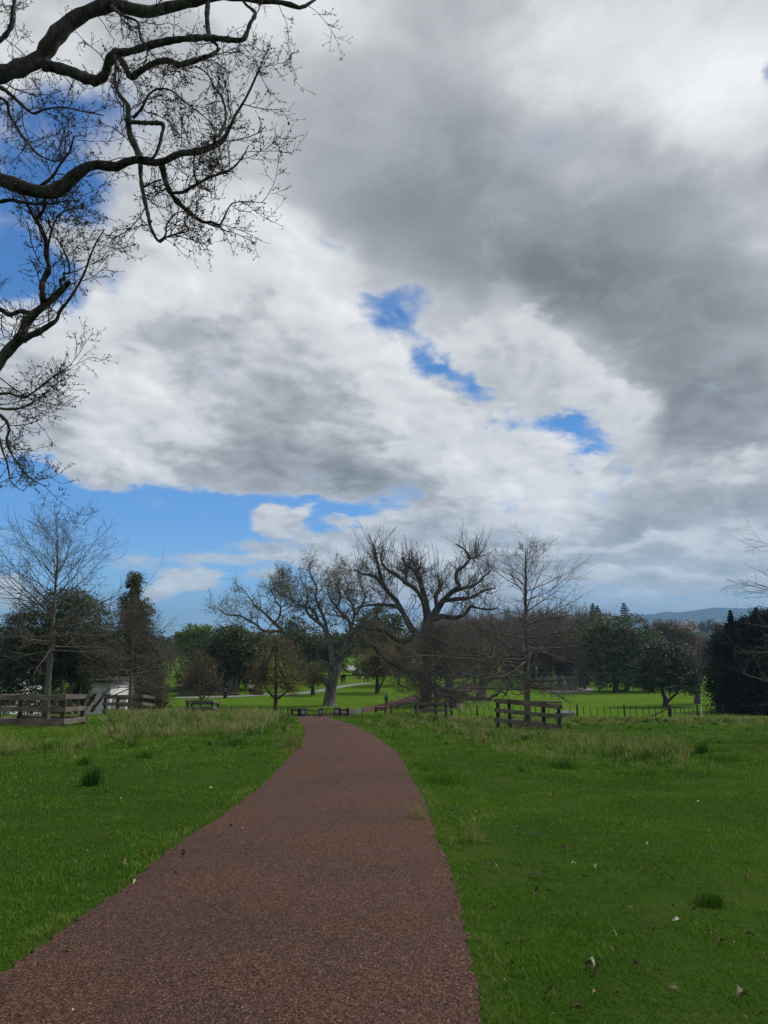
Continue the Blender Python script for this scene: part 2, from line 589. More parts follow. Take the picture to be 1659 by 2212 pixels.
def along(pts, rad, s):
    """points, tangents and radii at fraction s (M,c) along the branches pts (M,n,3)"""
    M, n, _ = pts.shape
    f = np.clip(s, 0, .9999) * (n - 1)
    i = f.astype(int)
    u = (f - i)[..., None]
    r = np.arange(M)[:, None]
    p = pts[r, i] * (1 - u) + pts[r, i + 1] * u
    t = _norm(pts[r, i + 1] - pts[r, i])
    rr = rad[r, i] * (1 - u[..., 0]) + rad[r, i + 1] * u[..., 0]
    return p, t, rr


def spawn(rng, pts, rad, c, s0, s1, ang, angsd, L, nseg, rr, gnarl, trop=(0, 0, 1), tk=0.0, lsd=.25, shape=0.0, rmin=.002, tip=.35, even=True, bias=None, bk=0.0):
    """c children on every branch; L is their length (number, or per parent array). Returns pts, rad"""
    M = len(pts)
    if even:
        s = s0 + (s1 - s0) * (np.arange(c)[None, :] + rng.uniform(.1, .9, (M, c))) / c
    else:
        s = rng.uniform(s0, s1, (M, c))
    p, t, r0 = along(pts, rad, s)
    rnd = rng.normal(size=p.shape)
    if bias is not None:
        rnd = rnd + np.asarray(bias) * bk
    perp = _norm(rnd - (rnd * t).sum(-1, keepdims=True) * t)
    a = np.radians(rng.normal(0, angsd, (M, c)) + (ang(s) if callable(ang) else ang))[..., None]
    d = _norm(np.cos(a) * t + np.sin(a) * perp)
    L = np.broadcast_to(np.asarray(L, float).reshape(-1, 1) if np.ndim(L) else np.full((1, 1), L), (M, c))
    Lc = L * np.clip(rng.normal(1, lsd, (M, c)), .35, 1.8) * (shape(s) if callable(shape) else (1 - shape * s))
    N = M * c
    p, d, Lc = p.reshape(N, 3), d.reshape(N, 3), Lc.reshape(N)
    rb = np.maximum(np.minimum(r0.reshape(N) * rr, r0.reshape(N) * .9), rmin)
    out = np.empty((N, nseg + 1, 3))
    out[:, 0] = p
    st = (Lc / nseg)[:, None]
    tr = np.asarray(trop, float)
    for j in range(nseg):
        d = _norm(d + rng.normal(size=(N, 3)) * gnarl + tr * tk)
        out[:, j + 1] = out[:, j] + d * st
    u = np.linspace(0, 1, nseg + 1)[None]
    rad2 = rb[:, None] * (1 - (1 - tip) * u)
    return out, np.maximum(rad2, rmin * .7)


def quads_np(rng, c, size, asp=.6, up=0.3, out=None, ok=0.0):
    """randomly turned leaf quads (a folded diamond) at centres c"""
    N = len(c)
    nrm = rng.normal(size=(N, 3)) + np.array([0, 0, up])
    if out is not None:
        nrm += out * ok
    nrm = _norm(nrm)
    a = _norm(np.cross(nrm, rng.normal(size=(N, 3))))
    b = np.cross(nrm, a)
    sz = (size * rng.uniform(.6, 1.35, N))[:, None] if np.ndim(size) == 0 else size[:, None]
    v = np.stack([c - a * sz * .5, c + b * sz * asp * .5 - nrm * sz * .08, c + a * sz * .5, c - b * sz * asp * .5 - nrm * sz * .08], 1).reshape(-1, 3)
    f = np.arange(N * 4).reshape(N, 4)
    return v, f


# ------------------------------------------------------------------ materials
def mat_new(name):
    m = bpy.data.materials.new(name)
    m.use_nodes = True
    n = NT(m.node_tree)
    b = m.node_tree.nodes['Principled BSDF']
    return m, n, b


def bump(n, b, h, strength=.5, dist=.02):
    bn = n.new('ShaderNodeBump')
    bn.inputs['Strength'].default_value = strength
    bn.inputs['Distance'].default_value = dist
    n.put(bn.inputs['Height'], h)
    n.t.links.new(bn.outputs[0], b.inputs['Normal'])


def pos(n):
    return n.new('ShaderNodeNewGeometry').outputs['Position']


def ocoord(n):
    return n.new('ShaderNodeTexCoord').outputs['Object']


def attr(n, name):
    return n.new('ShaderNodeAttribute', attribute_name=name).outputs['Fac']


def mat_bark(name, dark, mid, light, scale=6.0, light_at=.62, bs=.6, bd=.03):
    m, n, b = mat_new(name)
    p = ocoord(n)
    st = n.v('MULTIPLY', p, (1, 1, .3))
    a = n.noise(st, scale * 3, 6, .65)
    c = n.noise(p, scale * .5, 4, .55)
    f = n.m('ADD', n.m('MULTIPLY', a, .65), n.m('MULTIPLY', c, .35))
    n.put(b.inputs['Base Color'], n.cramp(f, [(.32, dark), (.48, mid), (light_at, light)]))
    b.inputs['Roughness'].default_value = .95
    b.inputs['Specular IOR Level'].default_value = .15
    bump(n, b, a, bs, bd)
    return m


def mat_leaf(name, cols, trans=.25, rough=.6, pos_scale=.35, spec=.25):
    """leaf colours vary from leaf to leaf and from bough to bough"""
    m, n, b = mat_new(name)
    g = n.new('ShaderNodeNewGeometry')
    rnd = g.outputs['Random Per Island']
    big = n.noise(ocoord(n), pos_scale, 3, .6)
    f = n.m('ADD', n.m('MULTIPLY', rnd, .5), n.m('MULTIPLY', n.ramp(big, .32, .68), .5))
    k = len(cols)
    col = n.cramp(f, [(.08 + .84 * i / (k - 1), c) for i, c in enumerate(cols)])
    n.put(b.inputs['Base Color'], col)
    b.inputs['Roughness'].default_value = rough
    b.inputs['Specular IOR Level'].default_value = spec
    if trans:
        tr = n.new('ShaderNodeBsdfTranslucent')
        n.put(tr.inputs[0], col)
        mx = n.new('ShaderNodeMixShader')
        mx.inputs[0].default_value = trans
        n.t.links.new(b.outputs[0], mx.inputs[1])
        n.t.links.new(tr.outputs[0], mx.inputs[2])
        n.t.links.new(mx.outputs[0], n.t.nodes['Material Output'].inputs[0])
    return m


def mat_flat(name, col, rough=.7, var=.15, scale=4.0, spec=.3, metal=0.0):
    m, n, b = mat_new(name)
    a = n.noise(ocoord(n), scale, 5, .6)
    n.put(b.inputs['Base Color'], n.cramp(a, [(.3, tuple(c * (1 - var) for c in col)), (.7, tuple(c * (1 + var) for c in col))]))
    b.inputs['Roughness'].default_value = rough
    b.inputs['Specular IOR Level'].default_value = spec
    b.inputs['Metallic'].default_value = metal
    return m


def mat_wood(name, c1, c2, c3):
    m, n, b = mat_new(name)
    p = ocoord(n)
    # grain runs along the boards, which lie level: stretch along x and y
    a = n.noise(n.v('MULTIPLY', p, (1.2, 1.2, 26)), 2.2, 6, .6)
    c = n.noise(p, 1.7, 4, .6)
    f = n.m('ADD', n.m('MULTIPLY', a, .55), n.m('MULTIPLY', c, .45))
    n.put(b.inputs['Base Color'], n.cramp(f, [(.34, c1), (.5, c2), (.64, c3)]))
    b.inputs['Roughness'].default_value = .9
    b.inputs['Specular IOR Level'].default_value = .2
    bump(n, b, a, .4, .01)
    return m


BARK_OAK = mat_bark('oak_bark', (.016, .014, .012), (.050, .045, .039), (.13, .135, .11), 5, light_at=.66, bs=1.0, bd=.05)
BARK_OLD = mat_bark('old_oak_bark', (.036, .033, .028), (.10, .096, .084), (.20, .195, .172), 1.1, bd=.08)
BARK_POLL = mat_bark('pollard_bark', (.022, .018, .015), (.060, .052, .044), (.125, .112, .094), 1.1, bd=.08)
BARK_YOUNG = mat_bark('young_bark', (.045, .040, .033), (.10, .092, .078), (.17, .16, .14), 5, bd=.01)
TWIG = mat_bark('grey_twig_bark', (.05, .044, .037), (.10, .09, .077), (.165, .15, .13), 4, bs=.1)
TWIG_DARK = mat_bark('dark_twig_bark', (.060, .050, .042), (.112, .095, .080), (.18, .158, .132), 4, bs=.1)
TWIG_BROWN = mat_bark('brown_twig_bark', (.035, .026, .02), (.075, .056, .042), (.12, .092, .07), 1.0, bs=.1)
BUD = mat_leaf('bud', [(.035, .025, .015), (.075, .055, .03), (.14, .13, .05)], .1)

# ------------------------------------------------------------------ ground
def build_ground():
    az = np.concatenate([np.linspace(-46, 46, 185), np.linspace(50, 310, 53)])
    r = np.concatenate([[.02], np.geomspace(.6, 300, 190), np.geomspace(310, 9000, 46)])
    A, RR = np.meshgrid(np.radians(az), r)
    x, y = RR * np.sin(A), RR * np.cos(A)
    z = zfun(x, y)
    V = np.stack([x, y, z], -1).reshape(-1, 3)
    na, nr = len(az), len(r)
    j = np.arange(nr - 1)[:, None]
    i = np.arange(na)[None, :]
    F = np.stack([j * na + i, (j + 1) * na + i, (j + 1) * na + (i + 1) % na, j * na + (i + 1) % na], -1).reshape(-1, 4)
    me = mesh_np('ground', V, [F[:, ::-1]], True)
    m, n, b = mat_new('meadow')
    p = pos(n)
    sx = n.new('ShaderNodeSeparateXYZ')
    n.put(sx.inputs[0], p)
    X, Y, Zz = sx.outputs
    big = n.noise(p, .11, 4, .6)
    med = n.noise(p, .9, 5, .6)
    fine = n.noise(p, 14.0, 5, .65)
    f = n.m('ADD', n.m('MULTIPLY', big, .35), n.m('ADD', n.m('MULTIPLY', med, .30), n.m('MULTIPLY', fine, .35)))
    rough_c = n.cramp(f, [(.33, (.026, .046, .010)), (.47, (.052, .092, .016)), (.58, (.085, .120, .027)), (.70, (.14, .145, .055))])
    mown = n.cramp(f, [(.32, (.046, .106, .010)), (.5, (.082, .156, .014)), (.68, (.125, .19, .028))])
    # mown park lawn beyond the fence
    dist = n.m('ADD', Y, n.m('MULTIPLY', X, .12))
    k = n.ramp(dist, 76, 84)
    rough_c = n.mix(n.ramp(Y, 10, 34, .62, 0.0), rough_c, (.026, .056, .009, 1))
    col = n.mix(k, rough_c, mown)
    farcol = n.cramp(n.noise(p, .02, 6, .7), [(.35, (.03, .05, .025)), (.55, (.055, .075, .035)), (.7, (.10, .095, .06))])
    col = n.mix(n.ramp(Y, 260, 420), col, farcol)
    n.put(b.inputs['Base Color'], col)
    b.inputs['Roughness'].default_value = 1.0
    b.inputs['Specular IOR Level'].default_value = .0
    bump(n, b, n.m('ADD', fine, med), .6, .08)
    o = obj('ground', me, m)
    tag(o, kind='structure')


build_ground()

# ------------------------------------------------------------------ paths
LEFT_EDGE = [(-260, 2330), (-120, 2212), (0, 2114), (140, 2010), (283, 1908), (387, 1823), (486, 1759), (570, 1694), (625, 1635), (650, 1605), (658, 1577), (648, 1560), (622, 1549.5)]
RIGHT_EDGE = [(1060, 2330), (1040, 2212), (1014, 2061), (994, 1965), (969, 1874), (944, 1809), (924, 1753), (909, 1718), (888, 1678), (860, 1630), (823, 1600), (772, 1571), (712, 1551)]
_le = np.array([G(*e, far=36) for e in LEFT_EDGE])[:, :2]
_re = np.array([G(*e, far=36) for e in RIGHT_EDGE])[:, :2]
# over the crest, down to the gate, and on past it
_mid = [(-5.2, 43), (-6.6, 54), (-7.6, 66), (-7.7, 78), (-5.2, 91), (-.2, 103), (4.6, 114), (9.2, 127), (14.5, 146), (21, 168)]
_m = np.array(_mid, float)
_tan = np.gradient(_m, axis=0)
_tan /= np.linalg.norm(_tan, axis=1, keepdims=True)
_nrm = np.stack([-_tan[:, 1], _tan[:, 0]], 1)
_w = np.linspace(1.35, 1.9, len(_m))[:, None]
_le = np.concatenate([_le, _m + _nrm * _w])
_re = np.concatenate([_re, _m - _nrm * _w])
# and back behind the viewer
_le = np.concatenate([[[-1.9, -3.0], [-1.75, .6]], _le])
_re = np.concatenate([[[.9, -3.0], [.8, .6]], _re])


def edge_curve(e, n):
    pl = np.concatenate([e, np.zeros((len(e), 2))], 1)
    return resample(pl, n)[:, :2]


def pair_curves(n_each=14):
    a, b = [], []
    for i in range(len(_le) - 1):
        pass
    # resample both edges between matching control points so that they stay paired
    def dense(e):
        pl = np.concatenate([e, np.zeros((len(e), 2))], 1)
        out = []
        m = len(e)
        for i in range(m - 1):
            p0, p1, p2, p3 = pl[max(i - 1, 0)], pl[i], pl[i + 1], pl[min(i + 2, m - 1)]
            for u in np.linspace(0, 1, n_each, endpoint=False):
                out.append(.5 * (2 * p1 + (p2 - p0) * u + (2 * p0 - 5 * p1 + 4 * p2 - p3) * u ** 2 + (3 * p1 - p0 - 3 * p2 + p3) * u ** 3))
        out.append(pl[-1])
        return np.array(out)[:, :2]
    return dense(_le), dense(_re)


PATH_L, PATH_R = pair_curves()


def ribbon(name, L, Rr, mat, cols=9, lift=.012, lift_far=.05, ragged=0.0, seed=3):
    rng = np.random.default_rng(seed)
    n = len(L)
    u = np.linspace(0, 1, cols)
    Pm = L[:, None, :] * (1 - u)[None, :, None] + Rr[:, None, :] * u[None, :, None]
    if ragged:
        w = np.linalg.norm(Rr - L, axis=1)
        d = (Rr - L) / w[:, None]
        Pm[:, 0] += d * rng.normal(0, ragged, (n, 1))
        Pm[:, -1] += d * rng.normal(0, ragged, (n, 1))
    x, y = Pm[..., 0], Pm[..., 1]
    crown = .03 * np.sin(np.pi * u)[None, :] * np.ones_like(x)
    z = zfun(x, y) + lift + (lift_far - lift) * _ss(15, 60, y) + crown
    V = np.stack([x, y, z], -1).reshape(-1, 3)
    j = np.arange(n - 1)[:, None]
    i = np.arange(cols - 1)[None, :]
    F = np.stack([j * cols + i, j * cols + i + 1, (j + 1) * cols + i + 1, (j + 1) * cols + i], -1).reshape(-1, 4)
    # a short skirt so that the sheet has an edge
    me = mesh_np(name, V, [F], True)
    o = obj(name, me, mat)
    tag(o, kind='structure')
    return o


def mat_path():
    m, n, b = mat_new('red_asphalt')
    p = pos(n)
    vor = n.new('ShaderNodeTexVoronoi', feature='F1')
    n.put(vor.inputs['Vector'], p)
    vor.inputs['Scale'].default_value = 155
    sep = n.new('ShaderNodeSeparateColor')
    n.put(sep.inputs[0], vor.outputs['Color'])
    v2 = n.new('ShaderNodeTexVoronoi', feature='F1')
    n.put(v2.inputs['Vector'], p)
    v2.inputs['Scale'].default_value = 88
    sep2 = n.new('ShaderNodeSeparateColor')
    n.put(sep2.inputs[0], v2.outputs['Color'])
    s = n.m('ADD', n.m('MULTIPLY', sep.outputs[0], .6), n.m('MULTIPLY', sep2.outputs[1], .4))
    grain = n.cramp(s, [(.12, (.012, .006, .005)), (.36, (.050, .024, .019)), (.62, (.096, .047, .037)), (.82, (.16, .088, .070)), (.96, (.32, .24, .18))])
    big = n.noise(p, .7, 5, .6)
    big2 = n.noise(p, .23, 4, .6)
    tint = n.cramp(n.m('ADD', n.m('MULTIPLY', big, .5), n.m('MULTIPLY', big2, .5)), [(.34, (.66, .62, .62)), (.5, (1, .92, .90)), (.66, (1.24, 1.08, 1.02))])
    col = n.mix(1.0, grain, tint, 'MULTIPLY')
    moss = n.ramp(n.noise(p, 1.0, 6, .65), .44, .64, 0, .9)
    col = n.mix(moss, col, n.mix(1.0, grain, (1.02, .86, .56, 1), 'MULTIPLY'))
    och = n.m('MULTIPLY', n.m('GREATER_THAN', sep2.outputs[2], .8), n.ramp(moss, 0, .8, .25, .7))
    col = n.mix(och, col, (.16, .10, .045, 1))
    pur = n.m('MULTIPLY', n.m('GREATER_THAN', sep.outputs[2], .82), .5)
    col = n.mix(pur, col, (.085, .045, .052, 1))
    red = n.ramp(n.noise(n.v('MULTIPLY', p, (1, .25, 1)), 1.1, 5, .6), .6, .72, 0, .35)
    col = n.mix(red, col, (.15, .062, .058, 1))
    n.put(b.inputs['Base Color'], col)
    b.inputs['Roughness'].default_value = .9
    b.inputs['Specular IOR Level'].default_value = .25
    bump(n, b, vor.outputs['Distance'], .8, .012)
    return m


ribbon('path', PATH_L, PATH_R, mat_path(), ragged=.012)
_cp = np.array([G(*q, far=230) for q in [(380, 1508), (430, 1507), (490, 1506), (551, 1503), (643, 1499), (701, 1491.5), (741, 1483.5), (775, 1478.5), (800, 1476)]])[:, :2]
_cp = edge_curve(_cp, 80)
_ct = np.gradient(_cp, axis=0)
_ct /= np.linalg.norm(_ct, axis=1, keepdims=True)
_cn = np.stack([-_ct[:, 1], _ct[:, 0]], 1)
ribbon('concrete_path', _cp + _cn * .95, _cp - _cn * .95, mat_flat('pale_concrete', (.20, .21, .20), .9, .12, 1.5), cols=5, lift=.06, lift_far=.06)


def on_path(x, y, margin=0.0):
    """true where a point lies on the red path (near part)"""
    k = PATH_L[:, 1] < 60
    yl, xl = PATH_L[k, 1], PATH_L[k, 0]
    yr, xr = PATH_R[k, 1], PATH_R[k, 0]
    a = np.interp(y, np.maximum.accumulate(yl) + np.arange(k.sum()) * 1e-6, xl)
    c = np.interp(y, np.maximum.accumulate(yr) + np.arange(k.sum()) * 1e-6, xr)
    return (x > a + margin) & (x < c - margin)


# ------------------------------------------------------------------ grass
def vnoise(x, y, s, seed=0):
    """smooth value noise on arrays"""
    rg = np.random.default_rng(seed)
    T = rg.random((256, 256))
    X, Y = x * s + 1000.3, y * s + 1000.7
    xi, yi = np.floor(X).astype(int), np.floor(Y).astype(int)
    fx, fy = X - xi, Y - yi
    fx, fy = fx * fx * (3 - 2 * fx), fy * fy * (3 - 2 * fy)
    g = lambda a, c: T[(xi + a) % 256, (yi + c) % 256]
    return (g(0, 0) * (1 - fx) + g(1, 0) * fx) * (1 - fy) + (g(0, 1) * (1 - fx) + g(1, 1) * fx) * fy


def longness(x, y):
    """how far the grass has been left to grow long (0..1), by place in the meadow"""
    r = np.hypot(x, y)
    t = x / np.maximum(y, 1)
    n1 = vnoise(x, y, .33, 5) * .6 + vnoise(x, y, .9, 6) * .4
    left = _ss(15.5, 24, r + (n1 - .5) * 9) * (1 - _ss(-.15, -.075, t)) * 1.15
    centre = _ss(19, 27, r + (n1 - .5) * 10) * _ss(-.04, .03, t) * (1 - _ss(.13, .25, t)) * .55
    band = np.exp(-((r - 20.0 - 14 * (.30 - t) ) / 5.5) ** 2) * _ss(.05, .13, t) * (1 - _ss(.36, .5, t)) * .58
    edge = np.exp(-((r - 60) / 11) ** 2) * _ss(.2, .34, t) * .8 + _ss(30, 55, r) * _ss(.1, .2, t) * .35
    side = np.exp(-((r - 17.5) / 2.2) ** 2) * _ss(-.16, -.13, t) * (1 - _ss(-.12, -.105, t)) * .5
    l = np.maximum.reduce([left, centre, band, edge, side])
    return np.clip(l * (.45 + 1.1 * n1), 0, 1)


def blades(rng, x, y, h, w, lean, tint, name, mat, la=None):
    N = len(x)
    z = zfun(x, y) - .01
    a = rng.uniform(0, 2 * np.pi, N)
    la = rng.uniform(0, 2 * np.pi, N) if la is None else la
    base = np.stack([x, y, z], 1)
    side = np.stack([np.cos(a), np.sin(a), np.zeros(N)], 1) * (w / 2)[:, None]
    ld = np.stack([np.cos(la), np.sin(la), np.zeros(N)], 1) * (lean * h)[:, None]
    up = np.array([0, 0, 1.0])[None] * h[:, None]
    v = [base - side, base + side, base + up * .6 + ld * .35 - side * .75, base + up * .6 + ld * .35 + side * .75, base + up * .92 + ld]
    V = np.stack(v, 1).reshape(-1, 3)
    i0 = np.arange(N) * 5
    Q = np.stack([i0, i0 + 1, i0 + 3, i0 + 2], 1)
    T = np.stack([i0 + 2, i0 + 3, i0 + 4], 1)
    me = mesh_np(name, V, [Q, T], False, {'tint': np.repeat(tint, 5)})
    return obj(name, me, mat)


def mat_grass():
    m, n, b = mat_new('grass_blade')
    t = attr(n, 'tint')
    p = pos(n)
    med = n.noise(p, .8, 4, .6)
    big = n.noise(p, .16, 3, .6)
    f = n.m('ADD', t, n.m('ADD', n.m('MULTIPLY', n.m('SUBTRACT', med, .5), .35), n.m('MULTIPLY', n.m('SUBTRACT', big, .5), .45)))
    col = n.cramp(f, [(.0, (.016, .055, .007)), (.22, (.052, .150, .009)), (.42, (.105, .232, .014)), (.6, (.165, .25, .03)), (.78, (.26, .24, .095)), (1.0, (.42, .35, .20))])
    n.put(b.inputs['Base Color'], col)
    b.inputs['Roughness'].default_value = .6
    b.inputs['Specular IOR Level'].default_value = .2
    tr = n.new('ShaderNodeBsdfTranslucent')
    n.put(tr.inputs[0], col)
    mx = n.new('ShaderNodeMixShader')
    mx.inputs[0].default_value = .3
    n.t.links.new(b.outputs[0], mx.inputs[1])
    n.t.links.new(tr.outputs[0], mx.inputs[2])
    n.t.links.new(mx.outputs[0], n.t.nodes['Material Output'].inputs[0])
    return m


GRASS = mat_grass()


def build_grass():
    rng = np.random.default_rng(11)
    # short turf, thinning with distance as the blades stand for more
    N = 900000
    az = np.radians(rng.uniform(-37, 37, N))
    r = np.exp(rng.uniform(math.log(2.0), math.log(48), N))
    x, y = r * np.sin(az), r * np.cos(az)
    edge = (vnoise(x, y, 2.1, 8) - .5) * .15 + (vnoise(x, y, 8, 9) - .5) * .13
    keep = ~on_path(x + edge, y, -.015 + 0 * x)
    keep &= vnoise(x, y, 5, 21) + rng.random(N) * .8 > .42
    bare = _ss(.70, .80, vnoise(x, y, .8, 51) * .65 + vnoise(x, y, 3.1, 52) * .35)      # trodden, brownish spots
    keep &= rng.random(N) > bare * .7
    x, y, r, bare = x[keep], y[keep], r[keep], bare[keep]
    lg = longness(x, y)
    clump = vnoise(x, y, 3.0, 12) * .6 + vnoise(x, y, 9.0, 13) * .4
    patch = vnoise(x, y, 1.1, 14)
    h = (.012 + .036 * clump ** 1.5) * rng.uniform(.5, 1.5, len(x)) * (1 + r * .012) * (.7 + .6 * patch) + lg * .07
    nearpath = on_path(x, y, -.18)
    h *= np.where(nearpath, 1.25, 1.0)
    w = np.maximum(.0032, .00098 * r) * rng.uniform(.7, 1.3, len(x))
    tint = .16 + .24 * rng.random(len(x)) + .34 * (clump - .45) + .22 * (patch - .5) + .14 * lg
    tint += bare * .22 * rng.random(len(x))
    tint += np.where(rng.random(len(x)) < .03, .42, 0)
    tint += np.where(nearpath & (rng.random(len(x)) < .5), .24, 0)
    o = blades(rng, x, y, h, w, rng.uniform(.1, .9, len(x)), tint, 'grass', GRASS)
    tag(o, kind='stuff')
    # long, half dry grass: tufts of every size, blades spraying out from each centre
    N = 30000
    az = np.radians(rng.uniform(-35, 35, N))
    r = np.where(rng.random(N) < .72, rng.uniform(13, 46, N), np.sqrt(rng.uniform(12 ** 2, 80 ** 2, N)))
    cx, cy = r * np.sin(az), r * np.cos(az)
    lg = longness(cx, cy)
    gap = vnoise(cx, cy, .7, 31) * .6 + vnoise(cx, cy, 1.8, 32) * .4
    keep = (rng.random(N) < lg ** 1.5 * .62 * (.14 + 1.5 * _ss(.40, .62, gap))) & ~on_path(cx, cy, -.4)
    tt = cx / cy
    keep &= ~((tt < -.36) & (r > 20.5))                                     # kept short round the guards
    keep &= ~((cx > 4.2) & (cx < 9.2) & (cy > 26.5) & (cy < 35))
    stray = (rng.random(N) < .026) & (r > 9) & (tt > -.36) & ~on_path(cx, cy, -.4)
    keep |= stray
    cx, cy, lg, r = cx[keep], cy[keep], lg[keep], r[keep]
    M = len(cx)
    size = np.exp(rng.normal(-.15, .45, M)).clip(.35, 2.2)
    kind = rng.random(M) * np.where(stray[keep], .4, 1)                      # dark green rush, olive, straw
    K = 34
    a = rng.uniform(0, 2 * np.pi, (M, K))
    d = np.abs(rng.normal(0, 1, (M, K)))
    sp = (.085 * size)[:, None]
    X, Yy = (cx[:, None] + np.cos(a) * d * sp).ravel(), (cy[:, None] + np.sin(a) * d * sp).ravel()
    n = len(X)
    rr, l, sz, kd = np.repeat(r, K), np.repeat(lg, K), np.repeat(size, K), np.repeat(kind, K)
    h = (.10 + .17 * l) * sz ** .7 * rng.uniform(.35, 1.2, n)
    stalk = rng.random(n) < .05
    h = np.where(stalk, h * 1.7 + .08, h)
    w = np.maximum(.005, .00085 * rr) * rng.uniform(.6, 1.2, n) * np.where(stalk, .6, 1)
    rnd = rng.random(n)
    tint = np.where(kd < .22, .02 + .20 * rnd, np.where(kd < .50, .24 + .36 * rnd, .52 + .42 * rnd))
    tint = np.where(stalk, .72 + .25 * rnd, tint)
    o = blades(rng, X, Yy, h, w, (.15 + .5 * d.ravel()) * rng.uniform(.5, 1.3, n), tint, 'long_grass', GRASS, la=a.ravel() + rng.normal(0, .5, n))
    tag(o, kind='stuff')
    # crumbs of dead leaf and stalk lying in the turf
    N = 2600
    az = np.radians(rng.uniform(-36, 36, N))
    r = np.exp(rng.uniform(math.log(2.4), math.log(24), N))
    x, y = r * np.sin(az), r * np.cos(az)
    k = ~on_path(x, y, -.05) & (vnoise(x, y, .6, 61) + .5 * rng.random(N) > .62)
    x, y, r = x[k], y[k], r[k]
    c = np.stack([x, y, zfun(x, y) + rng.uniform(.012, .045, len(x))], 1)
    V, F = quads_np(rng, c, np.maximum(.014, .0022 * r) * rng.uniform(.5, 1.7, len(x)), .32, 1.2)
    o = obj('turf_litter', mesh_np('turf_litter', V, [F]), mat_leaf('turf_litter', [(.025, .016, .012), (.06, .038, .025), (.12, .085, .05), (.30, .25, .16)], 0, .9))
    tag(o, kind='stuff')


build_grass()

# ------------------------------------------------------------------ trees
def shift(me, o):
    """mesh given in world coordinates -> coordinates of its parent Empty"""
    me.transform(Matrix.Translation(-Vector(o.location)))
    return me


def tpart(name, batches, mat, root, smooth=True):
    return obj(name, shift(tubes_mesh(name, batches, smooth), root), mat, root)


def lpart(name, V, F, mat, root):
    return obj(name, shift(mesh_np(name, V, [F]), root), mat, root)


def stack_limbs(limbs, n):
    """drawn limbs (k,4) -> arrays (M,n,3), (M,n)"""
    a = np.stack([resample(l, n) for l in limbs])
    return a[:, :, :3], a[:, :, 3]


def limb_px(pts, Y, dy=0.0, px=1.0, wob=None, seed=0):
    """limb drawn as (px, py, r_px) at distance Y, leaning dy metres away along its length"""
    rng = np.random.default_rng(seed + len(pts))
    out = []
    m = len(pts)
    w = 0.0
    for i, (x, y, r) in enumerate(pts):
        if wob:
            w += rng.normal(0, wob)
        yy = Y + dy * i / (m - 1) + w
        p = P(x, y, yy)
        out.append((p[0], p[1], p[2], r * yy / FPX))
    return out


def young_oak(name, label, group, bx, by, H, seed, low, lens, n1=46, top=None, lean=0.0, r0=.12, ang=None, droop=0.0, mat=None, n2=10, n3=7, twig_len=.32, tw=.0035, g=.06):
    """young bare oak: straight leader, level low boughs, rising upper ones"""
    rng = np.random.default_rng(seed)
    bz = Z(bx, by)
    root = empty(name, (bx, by, bz - .05), label, 'tree', group)
    zz = np.linspace(0, 1, 14)
    wob = np.cumsum(rng.normal(0, .012 * H / 7, (14, 2)), axis=0) * zz[:, None]
    pts = np.stack([bx + wob[:, 0] + lean * zz, by + wob[:, 1], bz - .1 + H * zz], 1)[None]
    rad = (r0 * (1 - zz) ** .85 + .006)[None] * (1 + .45 * np.exp(-zz / .03))[None]
    ang = ang or (lambda s: 92 - 62 * _ss(.35, 1.0, s))
    b1, r1 = spawn(rng, pts, rad, n1, low, .985, ang, 9, 1.0, 9, .42, g, tk=.018 - droop, lsd=.2, shape=lens, rmin=.006, tip=.2)
    b2, r2 = spawn(rng, b1, r1, n2, .18, .97, 42, 12, np.linalg.norm(b1[:, -1] - b1[:, 0], axis=1) * .42, 6, .6, g * 1.1, tk=.02 - droop, shape=.45, rmin=.0045)
    b3, r3 = spawn(rng, b2, r2, n3, .15, 1, 42, 14, np.minimum(twig_len, .62 * np.linalg.norm(b2[:, -1] - b2[:, 0], axis=1)), 3, .7, g, tk=.03 - droop, rmin=tw, lsd=.4)
    tpart('trunk', [(pts, rad, 10)], BARK_YOUNG, root)
    tpart('crown', [(b1, r1, 5), (b2, r2, 4), (b3, r3, 3)], mat or TWIG, root)
    return root


def px_x(px, py, Y):
    return P(px, py, Y)[0]


def crown_lobes(lobes, Y, rng, n_clump, leaf, per, spread, depth=.8, out_k=.8, fill=.55):
    """leaf clusters spread over the outside, and some inside, of several lobes drawn in view pixels at distance Y"""
    cs, outs = [], []
    A = np.array([(l[2] * l[3]) for l in lobes], float) ** .8
    cnt = np.maximum((n_clump * A / A.sum()).astype(int), 4)
    for (px, py, rx, ry), k in zip(lobes, cnt):
        c = P(px, py, Y)
        sx, sz = rx * Y / FPX, ry * Y / FPX
        sy = max(sx, sz) * depth
        c = c + np.array([0, rng.normal(0, .25) * sy, 0])
        d = _norm(rng.normal(size=(k, 3)))
        rr = np.where(rng.random(k) < fill, rng.uniform(.82, 1.12, k), rng.uniform(.2, .95, k))[:, None]
        cs.append(c + d * rr * np.array([sx, sy, sz]))
        outs.append(d)
    c, o = np.concatenate(cs), np.concatenate(outs)
    n = len(c)
    csz = spread * rng.uniform(.5, 1.3, n)
    pts = np.repeat(c, per, axis=0) + rng.normal(size=(n * per, 3)) * np.repeat(csz, per)[:, None] * np.array([1, 1, .65])
    V, F = quads_np(rng, pts, leaf, .65, .5, np.repeat(o, per, axis=0), out_k)
    return c, V, F


